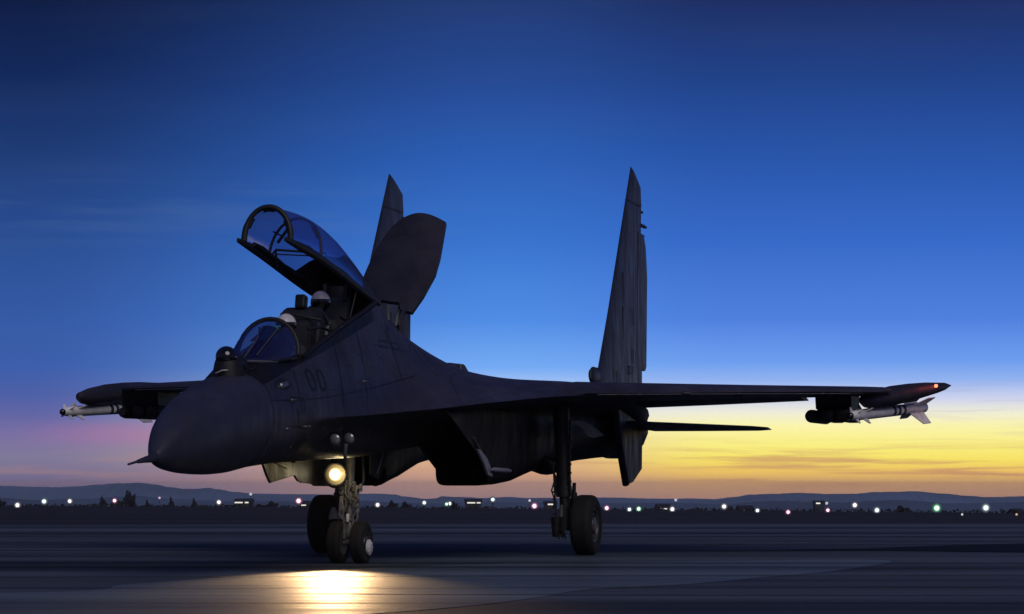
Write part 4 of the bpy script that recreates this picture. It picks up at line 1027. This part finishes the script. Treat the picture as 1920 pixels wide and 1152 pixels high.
# ================================================================== missiles (things of their own, hung under the tip pods)
def missile(p0, p1, label, clock=0.):
    p0, p1 = Vector(p0), Vector(p1); d = (p1-p0); L_ = d.length; d.normalize()
    root = empty('air_to_air_missile'); root.parent = None
    mw = jet_m @ Matrix.Translation(p0) @ d.to_track_quat('Y', 'Z').to_matrix().to_4x4()
    root.matrix_world = mw
    tag(root, label, 'missile', 'missiles under the wing tips')
    r = .094
    bm = bmesh.new(); tube(bm, [(0,y*L_,0) for y in (0,.008,.02,.04,.07,.12,.3,.55,.9,.99,1)], [r*.3,r*.5,r*.66,r*.8,r*.9,r*.98,r,r,r,r*.97,r*.8], 24)
    link('missile_body', bm, M['missile'], root, 40)
    bm = bmesh.new(); bmesh.ops.create_uvsphere(bm, u_segments=16, v_segments=10, radius=r*.62, matrix=Matrix.Translation((0,.03,0))); link('seeker_head', bm, M['visor'], root, 60)
    for y in (.52,.585,.655):
        bm = bmesh.new(); tube(bm, [(0,y*L_,0),(0,(y+.032)*L_,0)], r*1.012, 24); link('black_band', bm, M['bandm'], root, 40)
    for y0, sp, ch, sweep, nm in ((.045,.065,.10,.05,'canard'),(.13,.09,.22,.16,'control_fin'),(.76,.23,.62,.30,'tail_fin')):
        for k in range(4):
            th = R(45+90*k+clock); bm = bmesh.new()
            pts = [(r*.9,y0*L_),(r+sp,y0*L_+sweep),(r+sp,y0*L_+ch),(r*.9,y0*L_+ch*(.9 if nm != 'tail_fin' else .95))]
            a = []; b = []
            for u, y in pts:
                for lst, t_ in ((a,.007),(b,-.007)):
                    lst.append(bm.verts.new((u*math.cos(th)-t_*math.sin(th), y, u*math.sin(th)+t_*math.cos(th))))
            bm.faces.new(a); bm.faces.new(b[::-1])
            for q in range(4): bm.faces.new((a[q], b[q], b[(q+1) % 4], a[(q+1) % 4]))
            link(nm, bm, M['missile'], root)
    return root
bpy.context.view_layer.update(); jet_m = jet.matrix_world.copy()
missile((6.255,1.9,2.285),(7.16,4.9,2.505), 'grey missile with three black bands under the wing tip with the red light', -12)
missile((-7.80,1.9,2.445),(-7.36,4.8,2.60), 'grey missile under the wing tip left of the jet nose', -12)
# launch rails belong to the wings
for w, p0, p1 in ((1,(6.52,2.75,2.50),(7.12,4.45,2.68)),(-1,(-7.66,2.7,2.58),(-7.42,4.5,2.76))):
    bm = bmesh.new(); tube(bm, [Vector(p0), Vector(p0).lerp(Vector(p1), .05), Vector(p0).lerp(Vector(p1), .95), Vector(p1)], [.04,.075,.075,.04], 8, flat=(.6,1)); J('launch_rail', bm, M['paint_plain'], 40, wings[w])

# ================================================================== aircrew
def skin_body(name, chains, m, parent):
    """chains: list of [(co, radius), ...]; first vertex of the first chain is the root; later chains may start at an existing point"""
    me = bpy.data.meshes.new(name); vs = []; es = []; rd = []; idx = {}
    for ch in chains:
        prev = None
        for co, r in ch:
            k = tuple(round(v, 4) for v in co)
            if k not in idx: idx[k] = len(vs); vs.append(co); rd.append(r)
            i = idx[k]
            if prev is not None and prev != i: es.append((prev, i))
            prev = i
    me.from_pydata(vs, es, []); o = bpy.data.objects.new(name, me); COL.objects.link(o)
    md = o.modifiers.new('skin', 'SKIN'); md.use_smooth_shade = True
    for i, r in enumerate(rd): me.skin_vertices[0].data[i].radius = (r, r)
    for i in range(len(vs)): me.skin_vertices[0].data[i].use_root = (i == 0)
    o.modifiers.new('sub', 'SUBSURF').levels = 2; o.modifiers['sub'].render_levels = 2
    dg = bpy.context.evaluated_depsgraph_get(); ev = o.evaluated_get(dg); me2 = bpy.data.meshes.new_from_object(ev)
    for p in me2.polygons: p.use_smooth = True
    bpy.data.objects.remove(o); o = bpy.data.objects.new(name, me2); COL.objects.link(o); me2.materials.clear(); me2.materials.append(m)
    if parent: o.parent = parent
    return o
def aircrew(s, zseat, headz, label, turn=0.):
    # local: y forward = -; hips at origin
    sh = headz-zseat-.30
    body = [[((0,0,.10),.15),((0,.05,.30),.15),((0,.07,sh-.10),.16),((0,.06,sh+.02),.10),((0,.03,sh+.12),.065),((0,.0,sh+.24),.09),((0,-.01,sh+.33),.085)]]
    for q in (1, -1):
        body.append([((0,.07,sh-.10),.16),((q*.19,.05,sh-.06),.085),((q*.27,-.05,sh-.26),.06),((q*.24,-.26,sh-.38),.045),((q*.22,-.34,sh-.38),.038)])
        body.append([((0,0,.10),.15),((q*.11,-.10,.08),.10),((q*.14,-.45,.14),.075),((q*.14,-.62,-.18),.055),((q*.13,-.72,-.22),.045)])
        for f in range(5):
            fx = q*.22+(f-2)*.018
            body.append([((q*.22,-.34,sh-.38),.038),((fx,-.40,sh-.385),.010),((fx,-.435,sh-.40-.002*f),.009),((fx,-.44,sh-.43),.008)])
    root = empty('person'); root.matrix_world = jet_m @ Matrix.Translation((0, s, zseat)) @ Matrix.Rotation(0, 4, 'Z')
    tag(root, label, 'person', 'aircrew in the open cockpit')
    skin_body('body', body, M['suit'], root)
    hc = Vector((0, -.02, headz-zseat-.02)); rt = Matrix.Rotation(turn, 4, 'Z')
    def hp(bm): 
        for v in bm.verts: v.co = hc + (rt @ v.co)
    bm = bmesh.new(); bmesh.ops.create_uvsphere(bm, u_segments=28, v_segments=18, radius=.147)
    for v in bm.verts:
        v.co.y *= 1.08; v.co.x *= .93
        if v.co.z < -.06: v.co.z = -.06-(abs(v.co.z)-.06)*.55
        if v.co.y < -.07 and v.co.z < .0: v.co.y = -.07+(v.co.y+.07)*.35
    hp(bm); link('helmet', bm, M['white'], root, 60)
    bm = bmesh.new(); bmesh.ops.create_uvsphere(bm, u_segments=28, v_segments=18, radius=.151)
    bmesh.ops.delete(bm, geom=[v for v in bm.verts if v.co.y > -.01 or v.co.z > .05 or v.co.z < -.12], context='VERTS')
    for v in bm.verts: v.co.y *= 1.07; v.co.x *= .95
    hp(bm); link('visor', bm, M['visor'], root, 60)
    bm = bmesh.new(); tube(bm, [(0,-.06,-.07),(0,-.13,-.085),(0,-.165,-.10)], [.06,.05,.03], 14); tube(bm, [(0,-.15,-.10),(.03,-.17,-.18),(.1,-.1,-.32),(.16,.02,-.42)], .018, 8)
    hp(bm); link('oxygen_mask', bm, M['gear_dark'], root, 50)
    bm = bmesh.new()
    for q in (1, -1): tube(bm, [(q*.118,.0,-.02),(q*.14,.0,-.02)], [.035,.028], 14)
    hp(bm); link('ear_cup', bm, M['bandm'], root, 50)
    bm = bmesh.new()
    for q in (1, -1): tube(bm, [(q*.11,.10,sh+.0),(q*.12,-.06,sh-.03),(q*.10,-.10,sh-.2),(q*.08,-.12,.3)], .022, 8, flat=(1.3,.5))
    link('harness', bm, M['gear'], root, 50)
aircrew(-8.36, 2.62, 3.33, 'crew member in white helmet in the front seat, half hidden by the windscreen hoop', .15)
aircrew(-6.9, 2.98, 3.735, 'crew member in white helmet and dark visor in the higher rear seat', .35)

# ================================================================== distant airfield
def at(px, py, D): return Vector(((px-960)/5200*D, D, 1.123+(912-py)/5200*D))
polem = mat('lamp_post_metal', (.05, .05, .055), .6)
cols = {'w': (1.0,.97,1.0), 'p': (1.0,.66,.86), 'g': (.62,1.0,.80), 'c': (.82,.93,1.0), 'o': (1.0,.6,.35)}
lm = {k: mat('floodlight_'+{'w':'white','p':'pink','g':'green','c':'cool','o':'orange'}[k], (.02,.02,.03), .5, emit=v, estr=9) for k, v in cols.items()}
for k, v in cols.items(): halo_falloff(lm[k], 0, 0, .0, .5, 7, .06, tuple(.35+.65*q for q in v), tuple(q**2.6 for q in v))
lm2 = {k: mat('dim_light_'+{'w':'white','p':'pink','g':'green','c':'cool','o':'orange'}[k], v, .3, emit=v, estr=.42) for k, v in cols.items()}
# px, py, colour, radius px, distance, dim?, wording
LI = [(33,947.5,'w',3.6,420,0,'white airfield lamp low at the far left edge'),(83,940.5,'c',3.8,480,0,'white airfield lamp, second from the far left edge'),(131,940,'w',3.2,500,0,'white airfield lamp between the left edge and the small pointed tree'),
(215,939,'p',3.2,520,0,'pinkish lamp between the pointed tree and the round tree'),(299,934,'p',2.4,900,1,'faint pink lamp on the hillside under the jet nose probe'),(410.5,942,'w',3.2,520,0,'white lamp just right of the row of small pointed trees'),
(470,927,'c',2.8,1500,1,'pale lamp high on the hillside below the jet nose'),(560,939.5,'p',4.3,480,0,'large pinkish lamp left of the nose wheels'),
(708,947,'w',3.2,430,0,'white lamp just right of the nose wheels'),(795.5,943,'c',3.0,480,0,'white lamp alone right of the two dark round trees'),(837.5,945.5,'g',2.6,480,0,'left one of the touching pair of small lamps under the belly'),(843,944.5,'w',2.8,500,0,'right one of the touching pair of small lamps under the belly'),
(924,937,'c',3.2,700,0,'pale lamp high above the lit shed under the belly'),(993,939,'w',2.4,900,1,'faint lamp above the large pink one left of the main wheel'),(1002,949,'p',4.2,440,0,'large pink lamp left of the main wheel'),
(1137.5,953,'p',3.6,400,0,'pink lamp just right of the main wheel'),(1180,955.5,'c',3.0,380,0,'white lamp beside the green one right of the main wheel'),(1197.5,954.5,'g',3.4,390,0,'green-tinted lamp right of the main wheel'),
(1260.5,955,'w',3.4,380,0,'white lamp at the right end of the lit shed below the tailplane'),(1267,938,'c',2.8,900,1,'pale lamp high on the hillside below the tailplane'),(1357.5,950,'w',3.6,420,0,'white lamp above a lit window below the tailplane tip'),(1420,957.5,'c',3.0,380,0,'white lamp at the right end of the lit sheds below the tailplane tip'),
(1477.5,960.5,'p',3.2,360,0,'small pinkish lamp between the tailplane tip and the pointed bush'),(1552,957,'p',3.0,380,0,'small pink lamp just right of the pointed bush'),(1550,944,'c',2.8,900,1,'faint pale lamp above the small pink one'),
(1602.5,947.5,'w',3.6,460,0,'white lamp high between the pointed bush and the dome-shaped bush'),(1644,957,'c',3.9,380,0,'white lamp just left of the dome-shaped bush'),(1756,953,'g',5.2,400,0,'big greenish lamp right of the dome-shaped bush'),(1848,952.5,'c',5.0,400,0,'big white lamp near the far right edge'),
(1804,965,'w',2.2,340,1,'faint low lamp between the two big ones at right'),(1906,965,'o',2.4,340,1,'dim orange lamp low at the far right edge')]
for px, py, c, r, D, dim, text in LI:
    D = 165 + D*.08 if not dim else D
    edge_py = 912 + 5840/(140-24*max(-1.2, min(1.2, (px-960)/960)))
    if py + r > edge_py - 2: D = 5840/(py+r+1.2-912)
    r *= 1.9 if not dim else .95  # bright heads drawn oversize, their fading tinted rim painted as a halo
    p = at(px, py, D); gz = ground_z(p.x, p.y) if D > 150 else 0; rad_ = r/5200*D
    root = empty('floodlight', (p.x, p.y, gz)); tag(root, text, 'lamp', 'distant airfield lamps')
    bm = bmesh.new(); tube(bm, [(0,0,0),(0,0,p.z-gz-rad_*1.2)], [rad_*.25,rad_*.2], 8); box(bm, (0,0,p.z-gz-rad_*1.1), (rad_,rad_*.8,rad_*.25), None, .005); link('post', bm, polem, root, 40)
    bm = bmesh.new(); bmesh.ops.create_uvsphere(bm, u_segments=16, v_segments=10, radius=rad_, matrix=Matrix.Translation((0,0,p.z-gz)))
    for v in bm.verts: v.co.y *= .4
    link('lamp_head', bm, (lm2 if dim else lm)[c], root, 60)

winm = mat('lit_window', (1,.95,.8), .4, emit=(1,.97,.86), estr=.85)
wallm = mat('shed_wall', (.03,.03,.035), .9, noise=(.4,.4)); roofm = mat('shed_roof', (.018,.018,.02), .8, noise=(.5,.4))
SH = [(440,470,942.5,[(440,455),(459,466)],520,'shed with two lit windows on the hillside foot below the jet nose'),(560,578,947.5,[(565,574)],450,'little shed with one lit window left of the nose wheels'),(872,902,943,[(876,891),(894,901)],520,'shed with two lit windows under the belly'),(1020,1044,946,[(1027,1037)],620,'dim shed behind the main gear leg'),
(1234,1256,954,[(1237,1251)],400,'shed with one lit window between the green lamp and the tailplane'),(1362,1374,959,[(1363,1372)],370,'hut with a lit window below the tailplane tip'),(1388,1412,957.5,[(1395,1405)],380,'long shed with a lit window right of the hut'),(1528,1546,944,[(1530,1538)],900,'faint shed on the slope above the pointed bush'),(1906,1921,964,[(1914,1921)],350,'shed cut off by the right edge')]
for x0, x1, py, wins, D, text in SH:
    a, b = at(x0, py, D), at(x1, py, D); c = (a+b)/2; gz = ground_z(c.x, c.y); h = a.z+2.4/5200*D-gz; wd = b.x-a.x
    root = empty('shed', (c.x, c.y, gz)); tag(root, text, 'shed', 'small lit sheds at the edge of the airfield')
    bm = bmesh.new(); box(bm, (0,3,h/2), (wd,6,h)); link('wall', bm, wallm, root)
    bm = bmesh.new(); extrude_poly(bm, [(-.35,h),(3,h+.5),(6.35,h),(6.35,h-.12),(-.35,h-.12)], 'x', -wd/2-.2, wd/2+.2); link('roof', bm, roofm, root)
    for w0, w1 in wins:
        q0, q1 = at(w0, py+1.3, D), at(w1, py-1.3, D); bm = bmesh.new(); box(bm, ((q0.x+q1.x)/2-c.x, -.03, (q0.z+q1.z)/2-gz), (q1.x-q0.x, .06, q1.z-q0.z)); link('window', bm, winm, root)

# trees and bushes
leafm = mat('dark_foliage', (.018,.0165,.019), .9, noise=(1.2,.5)); barkm = mat('bark', (.04,.03,.028), .9)
def crown(bm, c, rx, rz, shape, rnd, n, leaf):
    for _ in range(n):
        while True:
            u = Vector((rnd.uniform(-1,1), rnd.uniform(-1,1), rnd.uniform(-1,1)))
            if u.length > 1: continue
            if shape == 'cone':
                lim = (1-u.z)/2
                if math.hypot(u.x, u.y) > lim*1.0+.08: continue
            if rnd.random() < .25 and u.length < .5: continue
            break
        k = .80+.28*math.sin(u.x*5+c[0])*math.cos(u.z*4+c[0])
        p = Vector((c[0]+u.x*rx*k, c[1]+u.y*rx*k, c[2]+u.z*rz*k)); s = leaf*rnd.uniform(.5, 1.3)
        a = Vector((rnd.gauss(0,1), rnd.gauss(0,1), rnd.gauss(0,1))).normalized(); b = a.orthogonal().normalized(); d = a.cross(b)
        bm.faces.new([bm.verts.new(p+b*s), bm.verts.new(p+d*s*.7), bm.verts.new(p-b*s), bm.verts.new(p-d*s*.7)])
TR = [(0,934,958,15,'round','dark tree cut by the left edge','tree'),(192,927,950,13,'cone','small pointed tree left of the pinkish lamp','tree'),(222,936,952,15,'round','low bush against the big round tree','bush'),(244,919,953,15,'round','big round dark tree below the jet nose probe','tree'),(276,934,952,8,'cone','thin pointed sapling right of the big round tree','tree'),(321,929,953,11,'cone','pointed tree between the sapling and the lamp','tree'),(364,932,953,11,'cone','pointed tree nearest the lamp under the nose','tree'),
(512,940,956,14,'round','broad low bush left of the large pinkish lamp','bush'),(488,945,957,12,'round','low bush beside the broad one','bush'),(737,938,962,13,'round','left dark round tree of two right of the nose wheels','tree'),(762,940,964,13,'round','right dark round tree of two right of the nose wheels','tree'),(1237,951,961,9,'round','bush in front of the lit shed','bush'),(1310,952,964,12,'round','low bush left of the white lamp below the tailplane tip','bush'),(1384,953,962,7,'cone','pointed shrub between hut and long shed','bush'),(1526,950,962,5,'cone','small pointed bush right of the tailplane tip','bush'),(1692,948,968,17,'round','dome-shaped dark bush at right','bush'),(852,940,956,9,'round','bush right of the touching pair of lamps','bush'),(1905,958,968,8,'round','bush at the right edge','bush')]
for i, (px, yt, yb, rpx, shape, text, cat) in enumerate(TR):
    D = 330 + (i*37) % 90 if px > 1100 or yb > 958 else 440+(i*53) % 120
    p = at(px, yt, D); gz = ground_z(p.x, D); k = D/5200; rx = rpx*k; vis = (yb-yt)*k
    h = p.z-gz; rz = min(h*.48, vis*.62) if shape == 'round' else min(h*.5, vis*.7)
    root = empty('bush' if cat == 'bush' else ('pointed_tree' if shape == 'cone' else 'round_tree'), (p.x, D, gz)); tag(root, text, cat, 'trees and bushes at the edge of the airfield')
    rnd = random.Random(100+i); bm = bmesh.new(); crown(bm, (0,0,h-rz), rx, rz, shape, rnd, 2200, .07*rx+.04); link('crown', bm, leafm, root)
    bm = bmesh.new(); tube(bm, [(0,0,0),(.05,0,h*.4),(0,0,h-rz*.6)], [.22,.15,.06], 8)
    for q in range(4): tube(bm, [(0,0,h-rz*1.5),(rx*.5*math.cos(q*1.7),rx*.5*math.sin(q*1.7),h-rz*.8)], [.07,.03], 6)
    link('trunk', bm, barkm, root, 50)
# rough hedge line along the far edge of the field, nobody could count its shrubs
bm = bmesh.new(); rnd = random.Random(5)
for k in range(11000):
    x = rnd.uniform(-52, 52); D = rnd.uniform(240, 300)
    top = 1.0*abs(math.sin(x*.31)+math.sin(x*.83+1))*.35+rnd.uniform(0,.25)
    pyb = 947 + 13*min(1, max(0, (x/D*5200+960)/1920)) 
    z = 1.123+(912-pyb)/5200*D; z0 = ground_z(x, D)
    zz = rnd.uniform(z0, z) + top*.22
    a = Vector((rnd.gauss(0,1), rnd.gauss(0,1), rnd.gauss(0,1))).normalized(); b = a.orthogonal().normalized(); d = a.cross(b); p = Vector((x, D, zz)); s = rnd.uniform(.07,.22)
    bm.faces.new([bm.verts.new(p+b*s), bm.verts.new(p+d*s*.7), bm.verts.new(p-b*s), bm.verts.new(p-d*s*.7)])
tag(link('hedgerow', bm, leafm), 'dark rough hedge line along the far edge of the airfield', 'hedge', kind='stuff')

# ================================================================== evening haze
hz = bpy.data.materials.new('evening_haze'); hz.use_nodes = True; t = hz.node_tree; t.nodes.clear()
o_ = t.nodes.new('ShaderNodeOutputMaterial'); pv = t.nodes.new('ShaderNodeVolumePrincipled'); pv.inputs['Density'].default_value = HAZE if 'HAZE' in globals() else .00013
pv.inputs['Color'].default_value = (.80,.86,.95,1); pv.inputs['Anisotropy'].default_value = .2; t.links.new(pv.outputs[0], o_.inputs['Volume'])
bm = bmesh.new(); box(bm, (0, 2350, -28.0), (13000, 5200, 72)); tag(link('haze', bm, hz), 'thin evening haze over the airfield', 'haze', kind='stuff')
